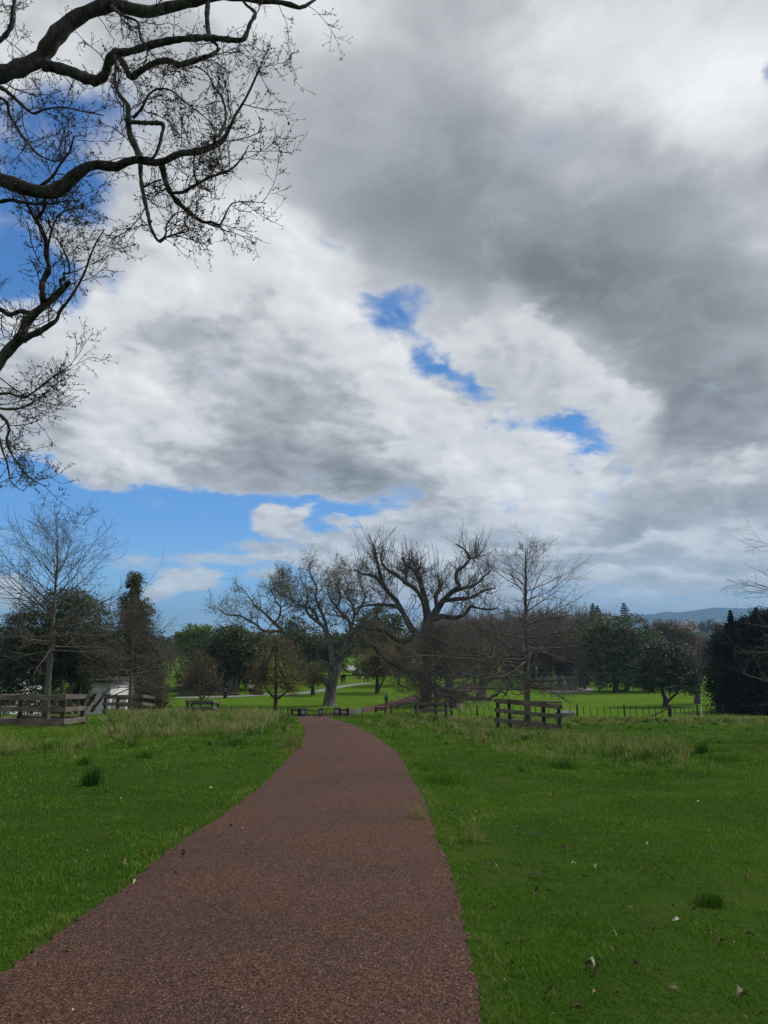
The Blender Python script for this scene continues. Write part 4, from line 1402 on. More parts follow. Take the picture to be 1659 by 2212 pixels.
leafy('evergreen_tree', 'broad dark evergreen with several stems behind the large timber guard', 140, 53,
      [(130, 1345, 92, 70), (62, 1378, 58, 66), (200, 1365, 50, 58), (28, 1420, 48, 58), (105, 1420, 80, 52), (190, 1415, 60, 42), (150, 1305, 55, 32), (22, 1470, 42, 46), (236, 1392, 24, 36), (80, 1465, 55, 32), (190, 1450, 36, 20), (226, 1446, 22, 20), (160, 1446, 36, 20)],
      EVERGREEN, 101, 2900, .13, 24, .24, trunk=[[(150, None, .16), (152, 1470, .12), (140, 1380, .06)], [(132, None, .13), (135, 1470, .1), (110, 1390, .05)], [(120, None, .10), (112, 1470, .07), (80, 1400, .04)], [(165, None, .10), (180, 1465, .07), (200, 1390, .04)]], bark=BARK_YOUNG)
leafy('conifer_tree', 'tall narrow rusty green conifer with a bare gap below its top', 290, 66,
      [(290, 1246, 13, 11), (296, 1259, 16, 7), (279, 1264, 8, 6), (300, 1277, 9, 5), (290, 1300, 30, 18), (278, 1318, 20, 16), (305, 1322, 24, 20), (284, 1345, 28, 20), (304, 1358, 27, 22), (272, 1372, 22, 16), (298, 1390, 36, 20), (312, 1408, 26, 20), (280, 1408, 26, 18),
       (300, 1430, 44, 26), (326, 1445, 30, 24), (296, 1468, 50, 34), (332, 1490, 26, 32), (290, 1508, 46, 28), (268, 1450, 30, 32), (318, 1520, 32, 20)],
      RUSTY, 102, 1900, .15, 24, .22, trunk=[[(290, None, .3), (290, 1440, .22), (291, 1330, .12), (290, 1240, .03)]], depth=.9)
leafy('maple_tree', 'bright fresh green tree rising behind the dark evergreens', 420, 150,
      [(415, 1376, 30, 24), (442, 1364, 22, 14), (398, 1396, 20, 20), (425, 1400, 34, 24), (392, 1372, 12, 10)], FRESH, 103, 260, .42, 22, .5)
leafy('evergreen_tree', 'dark evergreen, the left and lower of the pair behind the timber stage', 455, 124,
      [(478, 1388, 40, 32), (440, 1420, 46, 38), (488, 1432, 46, 40), (418, 1455, 34, 30), (462, 1462, 46, 26), (500, 1370, 26, 18)], EVERGREEN, 104, 620, .34, 24, .5, trunk=[[(488, None, .4), (486, 1470, .3), (470, 1400, .12)], [(476, None, .25), (462, 1462, .15), (440, 1420, .08)]])
leafy('evergreen_tree', 'dark evergreen with fluted grey trunks, right of the pair behind the timber stage', 505, 122,
      [(520, 1390, 34, 30), (545, 1420, 36, 38), (508, 1425, 40, 40), (545, 1455, 30, 26), (515, 1365, 20, 16), (560, 1390, 20, 20)], EVERGREEN2, 105, 560, .34, 24, .5, trunk=[[(502, None, .5), (502, 1480, .4), (520, 1400, .12)], [(511, None, .5), (512, 1480, .4), (530, 1420, .12)]])
leafy('broadleaf_tree', 'mid green leafy tree seen behind the great oak and the bronze tree', 668, 150,
      [(642, 1352, 26, 18), (652, 1390, 40, 34), (690, 1402, 40, 36), (722, 1420, 34, 32), (662, 1432, 40, 28), (625, 1400, 24, 30), (740, 1390, 26, 26)], MIDGREEN, 106, 560, .38, 24, .55, trunk=[[(668, None, .35), (668, 1440, .25), (670, 1380, .1)]])
leafy('broadleaf_tree', 'olive green leafy tree rising between the two great oaks', 822, 165,
      [(820, 1336, 38, 24), (800, 1362, 38, 28), (850, 1356, 34, 28), (826, 1385, 46, 26), (780, 1385, 26, 22)], MIDGREEN, 107, 420, .42, 22, .55)
_w = GOLD
leafy('bronze_tree', 'bronze leaved round tree with a dark straight trunk left of the path', 595, 60,
      [(595, 1415, 46, 46), (592, 1380, 28, 22), (598, 1462, 58, 42), (562, 1440, 34, 40), (632, 1448, 34, 40), (560, 1480, 30, 24), (636, 1484, 30, 22)], BRONZE, 108, 420, .10, 20, .26, trunk=[[(595, None, .18), (595, 1510, .13), (596, 1440, .07), (594, 1375, .02)], [(596, 1512, .09), (622, 1492, .06), (645, 1470, .03)], [(595, 1510, .08), (570, 1480, .05), (560, 1440, .02)]], bark=BARK_POLL, fill=.3)
leafy('bronze_tree', 'small bronze leaved tree inside the sunken timber guard left of the path', 433, 50.5,
      [(430, 1432, 28, 32), (416, 1460, 32, 30), (455, 1460, 24, 30), (428, 1490, 44, 22), (396, 1470, 14, 18)], BRONZE, 109, 210, .085, 18, .22, trunk=[[(434, None, .09), (434, 1510, .07), (432, 1460, .04), (430, 1400, .015)], [(434, 1512, .05), (458, 1490, .03), (480, 1478, .012)], [(434, 1508, .05), (412, 1488, .03), (396, 1478, .012)]], bark=BARK_YOUNG, fill=.3)
_g = G(815, 1497, 220)
leafy('bronze_tree', 'bronze leaved tree with twin stems on the lawn between the great oaks', 815, _g[1],
      [(815, 1412, 38, 28), (798, 1430, 42, 28), (840, 1430, 34, 28), (815, 1452, 48, 22), (786, 1446, 24, 22)], BRONZE, 110, 420, .2, 20, .38, trunk=[[(815, None, .36), (815, 1470, .26), (815, 1410, .08)], [(815, 1492, .18), (828, 1470, .14), (842, 1435, .06)]], bark=BARK_POLL, fill=.35)
_g = G(861, 1481, 260)
leafy('bronze_tree', 'bronze leaved tree farther off, right of the twin stemmed one', 861, _g[1],
      [(862, 1400, 34, 30), (850, 1425, 34, 24), (878, 1422, 26, 24), (862, 1445, 36, 18)], BRONZE, 111, 360, .26, 20, .45, bark=BARK_POLL, fill=.4)
_g = G(676, 1502, 220)
leafy('bronze_tree', 'small bronze tree on the pale concrete path left of the great oak', 676, _g[1],
      [(676, 1455, 26, 20), (664, 1470, 20, 14), (690, 1470, 22, 14)], BRONZE, 112, 160, .17, 18, .35, trunk=[[(676, None, .32), (676, 1480, .24), (676, 1450, .06)]], bark=BARK_POLL, fill=.35)
leafy('evergreen_tree', 'large domed dark evergreen beyond the playground', 1330, 158,
      [(1300, 1362, 48, 36), (1348, 1366, 52, 36), (1398, 1402, 40, 42), (1330, 1410, 68, 48), (1290, 1430, 38, 50), (1370, 1442, 58, 42), (1418, 1440, 26, 38), (1320, 1462, 48, 24), (1275, 1380, 16, 24)], EVERGREEN2, 113, 1500, .36, 26, .55, trunk=[[(1330, None, .5), (1330, 1460, .4), (1330, 1380, .15)], [(1352, None, .4), (1365, 1460, .3), (1380, 1400, .1)]])
_g = G(1436, 1526, 220)
leafy('evergreen_tree', 'round grey green evergreen with a forked dark trunk behind the fence corner', 1436, _g[1],
      [(1440, 1422, 48, 32), (1408, 1446, 42, 36), (1474, 1446, 38, 36), (1440, 1468, 66, 26), (1394, 1470, 24, 22), (1490, 1478, 22, 20), (1420, 1405, 24, 18), (1462, 1405, 24, 18)], BLUEGREEN, 114, 950, .24, 26, .40, trunk=[[(1436, None, .40), (1437, 1510, .32), (1430, 1495, .2), (1420, 1450, .08)], [(1438, 1518, .22), (1452, 1506, .17), (1465, 1490, .15), (1470, 1450, .06)]], bark=BARK_POLL)
leafy('willow_tree', 'golden brown feathery tree behind the evergreens on the right', 1470, 250,
      [(1440, 1366, 34, 26), (1472, 1362, 34, 20), (1496, 1390, 30, 20), (1518, 1412, 18, 14), (1462, 1396, 36, 20), (1425, 1356, 18, 14)], GOLD, 115, 520, .5, 22, .7, fill=.45)


def conifer(name, label, px, top, Y, halfw, seed, group=None, mat=None, base_py=None, tiers=26, leaf=.3, per=60, clear=.02, flat=False):
    """conical tree: trunk with whorls of drooping boughs carrying sprays"""
    rng = np.random.default_rng(seed)
    b = P(px, top, Y)
    bz = Z(b[0], Y) if base_py is None else P(px, base_py, Y)[2]
    H = b[2] - bz
    W = halfw * Y / FPX
    root = empty(name, (b[0], Y, bz), label, 'tree', group)
    tp = np.array([[b[0], Y, bz - .2], [b[0], Y, bz + H * .5], [b[0], Y, b[2]]])[None]
    tpart('trunk', [(tp, np.array([[H * .022, H * .012, .03]]), 7)], BARK_POLL, root)
    s = clear + (1 - clear) * (np.arange(tiers) + .5) / tiers
    pts, sp = [], []
    for i, u in enumerate(s):
        v0 = (u - clear) / (1 - clear)
        L = W * 1.12 * (1 - v0) ** (.6 if clear > .3 else .95) * rng.uniform(.6, 1.2) + .06
        nb = 6 if flat else 9
        a0 = rng.uniform(0, 6.28)
        for j in range(nb):
            a = a0 + j * 2 * np.pi / nb + rng.normal(0, .2)
            Lj = L * rng.uniform(.72, 1.15)
            v = rng.random(per) ** .7
            dz = (.10 * v ** 2 if flat else -.28 * v + .1 * v ** 2) * Lj
            w = (.16 if flat else .2) * Lj * (1 - .6 * v)
            q = np.stack([np.cos(a) * v * Lj + rng.normal(0, 1, per) * w * .6, np.sin(a) * v * Lj + rng.normal(0, 1, per) * w * .6, H * u + dz + rng.normal(0, .03 if flat else .12, per) * Lj * .6], 1)
            pts.append(q)
    pts = np.concatenate(pts) + np.array([b[0], Y, bz])
    V, F = quads_np(rng, pts, leaf, .5, .3)
    lpart('crown', V, F, mat or CONIFER, root)
    return root


conifer('black_conifer', 'black pointed conifer with a ragged tip, leftmost of the dark group on the right', 1577, 1318, 92, 52, 121, per=60, tiers=40)
conifer('black_conifer', 'black conifer with the lower tip, second of the dark group on the right', 1605, 1334, 96, 54, 122, per=60, tiers=40)
conifer('black_conifer', 'black conifer whose tip stands against the hills near the right edge', 1632, 1312, 90, 60, 123, per=60, tiers=40)
conifer('black_conifer', 'black conifer cut by the right edge of the picture', 1672, 1316, 87, 62, 124, per=60, tiers=40)
leafy('yew_bush', 'black spreading yew filling the gaps between the dark conifers on the right', 1560, 98,
      [(1548, 1440, 24, 60), (1565, 1480, 32, 44), (1595, 1490, 44, 36), (1640, 1490, 50, 36), (1555, 1402, 16, 26), (1580, 1400, 24, 44), (1604, 1392, 28, 46), (1640, 1380, 34, 50), (1668, 1370, 26, 50), (1590, 1366, 22, 24), (1618, 1358, 24, 24), (1650, 1346, 26, 28), (1560, 1378, 16, 26)], CONIFER, 125, 2100, .26, 22, .5)
NORF = mat_leaf('pine_spray', [(.045, .054, .042), (.075, .085, .062), (.11, .115, .085)], .0, .7)
conifer('norfolk_pine', 'tiered pine standing alone on the skyline above the domed evergreen', 1347, 1302, 420, 14, 131, 'skyline pines', NORF, base_py=1392, tiers=9, leaf=1.0, per=60, clear=.5, flat=True)
conifer('norfolk_pine', 'taller tiered pine of the touching skyline pair', 1280, 1303, 430, 11, 132, 'skyline pines', NORF, base_py=1392, tiers=10, leaf=1.0, per=50, clear=.5, flat=False)
conifer('norfolk_pine', 'shorter and denser tiered pine of the touching skyline pair', 1290, 1308, 425, 13, 133, 'skyline pines', NORF, base_py=1392, tiers=10, leaf=1.0, per=60, clear=.5, flat=False)


# ---- bare brown trees of the wood at the back, copied
def wood_tree(seed):
    rng = np.random.default_rng(seed)
    H = 15.0
    zz = np.linspace(0, 1, 8)
    t = np.stack([np.cumsum(rng.normal(0, .25, 8)), np.cumsum(rng.normal(0, .25, 8)), H * .62 * zz - .3], 1)[None]
    r = (.38 * (1 - zz) + .12)[None]
    b1, r1 = spawn(rng, t, r, 14, .3, 1, 46, 12, H * .5, 7, .5, .12, tk=.10, lsd=.25, rmin=.07, tip=.3, shape=.35)
    b2, r2 = spawn(rng, b1, r1, 9, .15, 1, 40, 12, H * .22, 5, .6, .14, tk=.08, rmin=.045)
    b3, r3 = spawn(rng, b2, r2, 8, .1, 1, 38, 12, H * .10, 3, .7, .14, tk=.08, rmin=.030)
    return tubes_mesh('wood_trunk', [(t, r, 7)]), tubes_mesh('wood_crown', [(b1, r1, 4), (b2, r2, 3), (b3, r3, 3)])


WOODMESH = [wood_tree(200 + i) for i in range(4)]
TWIG_WOOD = mat_bark('wood_twig_bark', (.075, .056, .045), (.14, .108, .086), (.21, .165, .135), .4, bs=.1)
for a, c in WOODMESH:
    a.materials.append(BARK_POLL)
    c.materials.append(TWIG_WOOD)


def plant_wood(name, label, group, spots, seed):
    rng = np.random.default_rng(seed)
    first = {}
    for i, (px, top, Y) in enumerate(spots):
        x = px_x(px, 1450, Y)
        bz = Z(x, Y)
        H = P(px, top, Y)[2] - bz
        k = i % 4
        rz = rng.uniform(0, 6.28)
        if k not in first:
            root = empty(name, (x, Y, bz), label, 'tree', group, rz)
            obj('trunk', WOODMESH[k][0], None, root)
            obj('crown', WOODMESH[k][1], None, root)
            first[k] = root
        else:
            src = first[k]
            root = src.copy()
            COL.objects.link(root)
            root.location = (x, Y, bz)
            root.rotation_euler = (0, 0, rz)
            for ch in src.children:
                c = ch.copy()
                c.parent = root
                COL.objects.link(c)
        s = H / 14.2
        root.scale = (s * rng.uniform(.9, 1.15), s * rng.uniform(.9, 1.15), s)


rw = np.random.default_rng(4)
wood = []
for i in range(44):
    px = 930 + 370 * (i + rw.uniform(0, 1)) / 44
    wood.append((px, 1336 + rw.normal(0, 5) + (12 if px < 1000 else 0), rw.uniform(185, 250)))
for i in range(16):
    px = 1000 + 270 * rw.random()
    wood.append((px, 1365 + rw.normal(0, 10), rw.uniform(165, 182)))
plant_wood('wood_tree', 'bare brown tree in the wood closing the lawn behind the playground', 'bare trees of the wood behind the playground', wood, 9)
plant_wood('wood_tree', 'bare grey brown tree below the golden tree and beside the black conifers', 'bare trees below the golden tree', [(1480, 1400, 205), (1505, 1405, 200), (1530, 1412, 190), (1550, 1404, 215), (1520, 1398, 225), (1455, 1410, 210)], 10)
plant_wood('wood_tree', 'bare grey tree in the far row seen between the rusty conifer and the stage', 'bare trees of the far row on the left', [(340, 1394, 170), (358, 1388, 190), (376, 1392, 180), (392, 1400, 175), (330, 1400, 200), (366, 1398, 160), (700, 1395, 200), (735, 1400, 205), (770, 1385, 210), (880, 1385, 200), (905, 1375, 210), (845, 1400, 215)], 11)


# ---- the far-off wood that closes the view as one mass
def far_wood():
    rng = np.random.default_rng(77)
    cs, sz = [], []
    for i in range(520):
        px = rng.uniform(-150, 1800)
        Y = rng.uniform(300, 520)
        x = px_x(px, 1400, Y)
        hh = (7 + 5 * vnoise(np.array([px]), np.array([0.0]), .013, 3)[0]) * rng.uniform(.7, 1.2)
        if px > 1350:
            hh *= .75
        z = Z(x, Y)
        k = 26
        d = _norm(rng.normal(size=(k, 3))) * rng.uniform(.5, 1.05, (k, 1)) * np.array([hh * .55, hh * .55, hh * .5])
        cs.append(np.array([x, Y, z + hh * .5]) + d)
    c = np.concatenate(cs)
    pts = np.repeat(c, 9, axis=0) + rng.normal(0, .7, (len(c) * 9, 3))
    V, F = quads_np(rng, pts, 1.0, .7, .4)
    o = obj('far_woodland', mesh_np('far_woodland', V, [F]), mat_leaf('far_wood_leaf', [(.018, .026, .012), (.035, .040, .018), (.055, .045, .024), (.06, .07, .025)], .1, .7, .03))
    tag(o, kind='stuff')


far_wood()

# ------------------------------------------------------------------ timber tree guards
WOOD = mat_wood('weathered_timber', (.055, .047, .035), (.135, .118, .092), (.26, .24, .195))
WOOD_OLD = mat_wood('dark_timber', (.018, .014, .010), (.045, .035, .026), (.08, .067, .05))
MULCH = mat_flat('bark_mulch', (.05, .026, .017), .95, .5, 9)


def tree_guard(label, corners, seed, boards=((1.05, .17), (.64, .16), (.22, .19)), post=1.16, mulch=None, drop=0.0, group='timber guards round young trees', heights=None):
    """four posts and three boards a side, boards nailed outside the posts; corners (x, y) go round"""
    rng = random.Random(seed)
    c = np.array(corners, float)
    ctr = c.mean(axis=0)
    zc = Z(*ctr) - drop
    root = empty('tree_guard', (ctr[0], ctr[1], zc), label, 'tree guard', group)
    o = np.array([ctr[0], ctr[1], zc])
    zs = [Z(*p) - drop + (heights[i] if heights else 0) for i, p in enumerate(c)]
    inn = [p + (ctr - p) / np.linalg.norm(ctr - p) * .10 for p in c]
    for p, z in zip(inn, zs):
        m = MB()
        m.bar(np.array([p[0], p[1], z - .35]) - o, np.array([p[0] + rng.uniform(-.02, .02), p[1], z + post - .02 - rng.uniform(0, .04)]) - o, .135, .135, up=(0, 1, 0))
        obj('post', m.mesh('guard_post', bevel=.008), WOOD_OLD, root)
    for i in range(4):
        a, b = c[i], c[(i + 1) % 4]
        d = (b - a) / np.linalg.norm(b - a)
        nout = np.array([d[1], -d[0]])
        if np.dot(nout, (a + b) / 2 - ctr) < 0:
            nout = -nout
        for h, w in boards:
            e = .06 if i % 2 == 0 else -.02
            pa = np.array([*(a - d * e + nout * (.012 if i % 2 else .03)), zs[i] + h + rng.uniform(-.02, .02)]) - o
            pb = np.array([*(b + d * e + nout * (.012 if i % 2 else .03)), zs[(i + 1) % 4] + h + rng.uniform(-.02, .02)]) - o
            m = MB()
            m.bar(pa, pb, .04, w, jit=rng)
            obj('board', m.mesh('guard_board', bevel=.005), WOOD, root)
    if mulch:
        m = MB()
        k = 40
        v = [(0, 0, .10)]
        for r_, h_ in ((.35, .10), (.7, .06), (1.0, -.02)):
            for j in range(k):
                a = 2 * math.pi * j / k
                rr = mulch * r_ * (1 + .12 * math.sin(3 * a + seed) + rng.uniform(-.05, .05))
                x, y = rr * math.cos(a), rr * math.sin(a)
                v.append((x, y, Z(ctr[0] + x, ctr[1] + y) - zc + h_ + rng.uniform(-.015, .015)))
        f = [(0, 1 + j, 1 + (j + 1) % k) for j in range(k)]
        for q in range(2):
            f += [(1 + q * k + j, 1 + (q + 1) * k + j, 1 + (q + 1) * k + (j + 1) % k, 1 + q * k + (j + 1) % k) for j in range(k)]
        m.add(v, f)
        mo = obj('bark_mulch', m.mesh('bark_mulch'), MULCH, None, (ctr[0], ctr[1], zc))
        tag(mo, kind='stuff')
    return root


def cpx(pxs, Ys):
    return [(px_x(p, 1560, y), y) for p, y in zip(pxs, Ys)]


tree_guard('large weathered timber guard round the pale trunked young oak at the far left', cpx((-12, 137, 183, 40), (26.9, 26.3, 28.6, 29.2)), 1, mulch=1.15)
tree_guard('tilted timber guard round the thin leader oak, near the right of the path', cpx((1071, 1098, 1212, 1178), (34.0, 32.3, 32.0, 33.8)), 2, mulch=1.2, heights=(.12, .10, -.12, -.08))
tree_guard('timber guard with pale end boards in long grass, second from the left', cpx((221, 305, 332, 251), (42.8, 42.2, 44.6, 45.2)), 3, mulch=.9)
tree_guard('pale silvery timber guard in front of the tallest oak, sunk behind long grass', cpx((896, 965, 978, 905), (49.4, 49.0, 51.8, 52.2)), 4, boards=((1.28, .16), (.88, .16), (.45, .16)), post=1.36)
tree_guard('low dark timber guard round the small bronze tree, half hidden by the rise', cpx((400, 458, 472, 412), (49.8, 49.4, 51.6, 52.0)), 5, boards=((1.05, .16), (.66, .14), (.25, .14)))

# ------------------------------------------------------------------ post and wire fence, gate, pillars
WIRE = mat_flat('fence_wire', (.12, .12, .12), .5, .1, 3, .5, .6)
POSTW = mat_wood('fence_post_timber', (.012, .010, .008), (.030, .026, .020), (.06, .053, .042))


def wire_fence(label, pts, nb, seed, hp=1.25, hb=1.08, brace=None):
    """strong posts at the given (px, Y); nb light battens in every bay; five wires"""
    rng = random.Random(seed)
    P3 = []
    for px, Y in pts:
        x = px_x(px, 1540, Y)
        P3.append(np.array([x, Y, Z(x, Y)]))
    root = empty('wire_fence', P3[0], label, 'fence')
    o = P3[0]
    for p in P3:
        m = MB()
        h = hp * rng.uniform(.95, 1.08)
        m.tube([p - o + [0, 0, -.3], p - o + [0, 0, h * .5], p - o + [rng.uniform(-.02, .02), 0, h]], [.10, .095, .09], 8)
        obj('post', m.mesh('fence_post', True), POSTW, root)
    tops = []
    for a, b in zip(P3[:-1], P3[1:]):
        for j in range(1, nb + 1):
            u = j / (nb + 1) + rng.uniform(-.015, .015)
            q = a * (1 - u) + b * u
            q[2] = Z(q[0], q[1])
            m = MB()
            t = q - o
            m.bar(t + [0, 0, .06 * 0], t + [rng.uniform(-.05, .05), 0, hb * rng.uniform(.92, 1.06)], .055, .055, up=(0, 1, 0))
            obj('batten', m.mesh('fence_batten'), POSTW, root)
    for h in (.2, .42, .64, .86, 1.04):
        tops.append([p - o + np.array([0, -.09, h]) for p in P3])
    m = MB()
    for l in tops:
        m.tube(l, .004, 4, cap=False)
    obj('wire', m.mesh('fence_wires'), WIRE, root)
    if brace is not None:
        p = P3[brace] - o
        m = MB()
        m.bar(p + [-1.9, .05, .05], p + [-.1, .05, .85], .10, .10, up=(0, 1, 0))
        obj('brace', m.mesh('fence_brace'), POSTW, root)
    return root


wire_fence('post and wire fence with thin battens from the braced corner post across to the gate', [(1445, 78.5), (1349, 80.0), (1247, 81.5), (1140, 83), (1031, 84.5), (940, 86), (845, 87)], 6, 3, brace=0)
wire_fence('post and wire fence running away along the black conifers to the right edge', [(1449, 78.9), (1507, 84), (1563, 90), (1614, 97), (1666, 106), (1720, 115)], 5, 4)
wire_fence('short run of low wire fence left of the gate', [(622, 82.0), (560, 82), (500, 81), (440, 80)], 3, 5, hp=1.3, hb=1.2)

STONE = mat_flat('pillar_stone', (.055, .055, .052), .9, .45, 5)
PALE = mat_flat('pale_plaque_stone', (.30, .31, .30), .8, .25, 9)
IRON = mat_flat('black_iron', (.014, .014, .014), .5, .2, 3, .4)
RUSTW = mat_wood('red_brown_timber', (.035, .018, .013), (.075, .04, .03), (.12, .075, .055))
GY = 80.5


def at_px(px, Y):
    x = px_x(px, 1545, Y)
    return np.array([x, Y, Z(x, Y)])


GZ = .25        # the gate stands on a low bank


def pillar(px, w, Y, h, label):
    p = at_px(px, Y)
    root = empty('stone_pillar', p, label, 'pillar', 'stone pillars of the gateway')
    m = MB()
    m.box(-w / 2, w / 2, -w / 2, w / 2, -.3, h - .1)
    obj('shaft', m.mesh('pillar_shaft', bevel=.03), STONE, root)
    m = MB()
    m.box(-w / 2 - .04, w / 2 + .04, -w / 2 - .04, w / 2 + .04, h - .098, h)
    obj('cap', m.mesh('pillar_cap', bevel=.02), STONE, root)
    m = MB()
    rr = random.Random(int(px))
    v = [(math.cos(a) * w * .34 * rr.uniform(.7, 1.2), -w / 2 - .012, h * .72 + math.sin(a) * .24 * rr.uniform(.7, 1.2)) for a in np.linspace(0, 6.28, 11)[:-1]]
    v += [(x, -w / 2 - .001, z) for x, y, z in v]
    m.add(v, [tuple(range(10))] + [(j, (j + 1) % 10, 10 + (j + 1) % 10, 10 + j) for j in range(10)])
    obj('pale_patch', m.mesh('pillar_patch'), PALE, root)
    return root


pillar(655.5, .66, GY, 1.30, 'dark stone gate pillar beside the end of the short timber rails')
pillar(692.5, .40, GY + 1, 1.28, 'narrow stone gate pillar between two black railings')
pillar(727, .52, GY + 1.6, 1.32, 'stone gate pillar with a pale patch, right end of the railings')


def rails(label, px0, px1, Y, h, name='timber_rail_fence', mat=WOOD_OLD, n=2, cat='fence'):
    a, b = at_px(px0, Y), at_px(px1, Y)
    root = empty(name, a, label, cat)
    for p in (a, b):
        m = MB()
        t = p - a
        m.box(t[0] - .15, t[0] + .15, t[1] - .15, t[1] + .15, t[2] - .3, t[2] + h + .08)
        obj('post', m.mesh('rail_post', bevel=.01), mat, root)
    for j in range(n):
        m = MB()
        z = h * (.9 - .38 * j)
        m.bar(np.array([0, -.17, z]), b - a + np.array([0, -.17, z]), .05, .15)
        obj('rail', m.mesh('rail_board'), mat, root)
    return root


rails('short black timber rail fence where the red path drops out of sight', 630.5, 646, GY, 1.2)
rails('short timber rail fence ending at the stout post right of the railings', 734, 751, GY + 1.8, 1.2)
rails('low red brown timber rail beside the walking woman', 812, 833, 93, .62, mat=RUSTW, n=2)


def railing(label, px0, px1, Y, h, n, top=True):
    a, b = at_px(px0, Y), at_px(px1, Y)
    root = empty('iron_railing', a, label, 'railing')
    d = b - a
    for j in range(n):
        m = MB()
        t = d * j / (n - 1)
        m.box(t[0] - .03, t[0] + .03, t[1] - .03, t[1] + .03, t[2] - .3, t[2] + (h if j % 2 == 0 or top else h * .8))
        obj('upright', m.mesh('railing_upright'), IRON, root)
    for z in (h - .04, h * .55):
        m = MB()
        m.bar(np.array([0, -.05, z]), d + np.array([0, -.05, z]), .05, .07)
        obj('rail', m.mesh('railing_bar'), IRON, root)
    return root


railing('black iron railing of low uprights left of the narrow pillar', 664, 687, GY + .6, 1.05, 7, False)
railing('black iron railing panel right of the narrow pillar', 697, 720, GY + 1.3, 1.25, 5)


def sign_board():
    p = at_px(773.5, GY + 2)
    root = empty('sign_board', p, 'blank pale grey board on two posts in the grass right of the gate', 'sign')
    m = MB()
    m.box(-.37, .37, -.03, .03, .62, 1.2)
    obj('panel', m.mesh('sign_panel', bevel=.01), mat_flat('pale_board', (.36, .38, .38), .6, .06, 3), root)
    for x in (-.3, .42):
        m = MB()
        m.box(x - .04, x + .04, .035, .11, -.3, 1.26)
        obj('post', m.mesh('sign_post'), WOOD_OLD, root)


sign_board()

# ------------------------------------------------------------------ white house on the left
WHITE = mat_flat('white_render', (.74, .76, .77), .8, .06, 1.2)
ROOF = mat_flat('dark_roof', (.05, .045, .045), .8, .25, 2)
GLASS = None


def mat_glass():
    m, n, b = mat_new('window_glass')
    b.inputs['Base Color'].default_value = (.035, .05, .06, 1)
    b.inputs['Roughness'].default_value = .08
    b.inputs['Specular IOR Level'].default_value = .7
    return m


GLASS = mat_glass()
FRAME = mat_flat('dark_window_frame', (.05, .055, .06), .5, .1, 3)


def white_house():
    Y = 59.0
    x0, x1 = px_x(186, 1500, Y), px_x(238, 1500, Y)
    o = np.array([x0, Y, Z(x0, Y)])
    top = P(200, 1475, Y)[2] - o[2]
    gb = P(200, 1534, Y)[2] - o[2]
    root = empty('white_house', o, 'white rendered house with a glass door behind the timber guards on the left', 'house')
    W = x1 - x0
    # street side: wall in pieces round the door
    d0, d1 = (px_x(192, 1500, Y) - x0), (px_x(206, 1500, Y) - x0)
    dt = P(200, 1497, Y)[2] - o[2]
    m = MB()
    m.box(-.9, d0, 0, .25, gb - 2, top)
    m.box(d1, W, 0, .25, gb - 2, top)
    m.box(d0, d1, 0, .25, dt, top)
    m.box(d0, d1, 0, .25, gb - 2, gb + .15)
    m.box(W - .25, W, .251, 7, gb - 2, top)
    m.box(-.9, W, 7.001, 7.25, gb - 2, top)
    obj('wall', m.mesh('house_wall'), WHITE, root)
    m = MB()
    m.box(-1.2, W + .3, -.3, 7.5, top + .001, top + .22)
    obj('roof', m.mesh('house_roof'), ROOF, root)
    dr = MB()
    for a, b, c, d in ((d0, d0 + .07, gb + .15, dt), (d1 - .07, d1, gb + .15, dt), (d0 + .07, d1 - .07, dt - .07, dt), (d0 + .07, d1 - .07, gb + .15, gb + .55)):
        dr.box(a + .002, b - .002, .08, .16, c + .002, d - .002)
    door = obj('door', dr.mesh('door_frame'), FRAME, root)
    m = MB()
    m.box(d0 + .07, d1 - .07, .11, .13, gb + .55, dt - .07)
    obj('pane', m.mesh('door_pane'), GLASS, door)
    m = MB()
    m.box(d0 - .1, d1 + .1, -.12, -.001, gb + .02, gb + .14)
    obj('door_step', m.mesh('door_step'), mat_flat('step_concrete', (.34, .34, .33), .9, .1, 3), root)
    # low end wall that runs on to the right behind the second guard
    lt = P(240, 1490, Y)[2] - o[2]
    m = MB()
    x2 = px_x(268, 1500, Y) - x0
    m.box(W + .001, x2, .5, .75, gb - 2, lt * .0 + P(240, 1507, Y)[2] - o[2])
    obj('garden_wall', m.mesh('garden_wall'), WHITE, root)


white_house()


def striped_awning():
    """slanted brown slats on a white frame seen through the near guard"""
    Y = 56.5
    a = at_px(150, Y)
    root = empty('slatted_screen', a, 'leaning screen of brown and white slats seen through the large timber guard', 'screen')
    b = np.array([px_x(128, 1530, Y), Y, P(128, 1538, Y)[2]]) - a
    hgt = P(150, 1500, Y)[2] - a[2] - b[2]
    m = MB()
    m2 = MB()
    for j in range(8):
        x = b[0] + .34 * j
        p, q = np.array([x, 0, b[2]]), np.array([x + .75, .5, b[2] + hgt])
        (m if j % 2 else m2).bar(p, q, .19, .04, up=(0, -1, 0))
    obj('brown_slats', m.mesh('brown_slats'), RUSTW, root)
    obj('white_slats', m2.mesh('white_slats'), WHITE, root)
    m = MB()
    m.bar(np.array([b[0] + .6, .55, b[2] + hgt]), np.array([b[0] + 3.6, .55, b[2] + hgt]), .08, .08)
    obj('top_bar', m.mesh('screen_top_bar'), WHITE, root)
    m = MB()
    m.bar(np.array([b[0] - .1, .05, b[2] - .6]), np.array([b[0] + 2.8, .05, b[2] - .55]), .1, .6)
    obj('base_board', m.mesh('screen_base'), WHITE, root)


striped_awning()


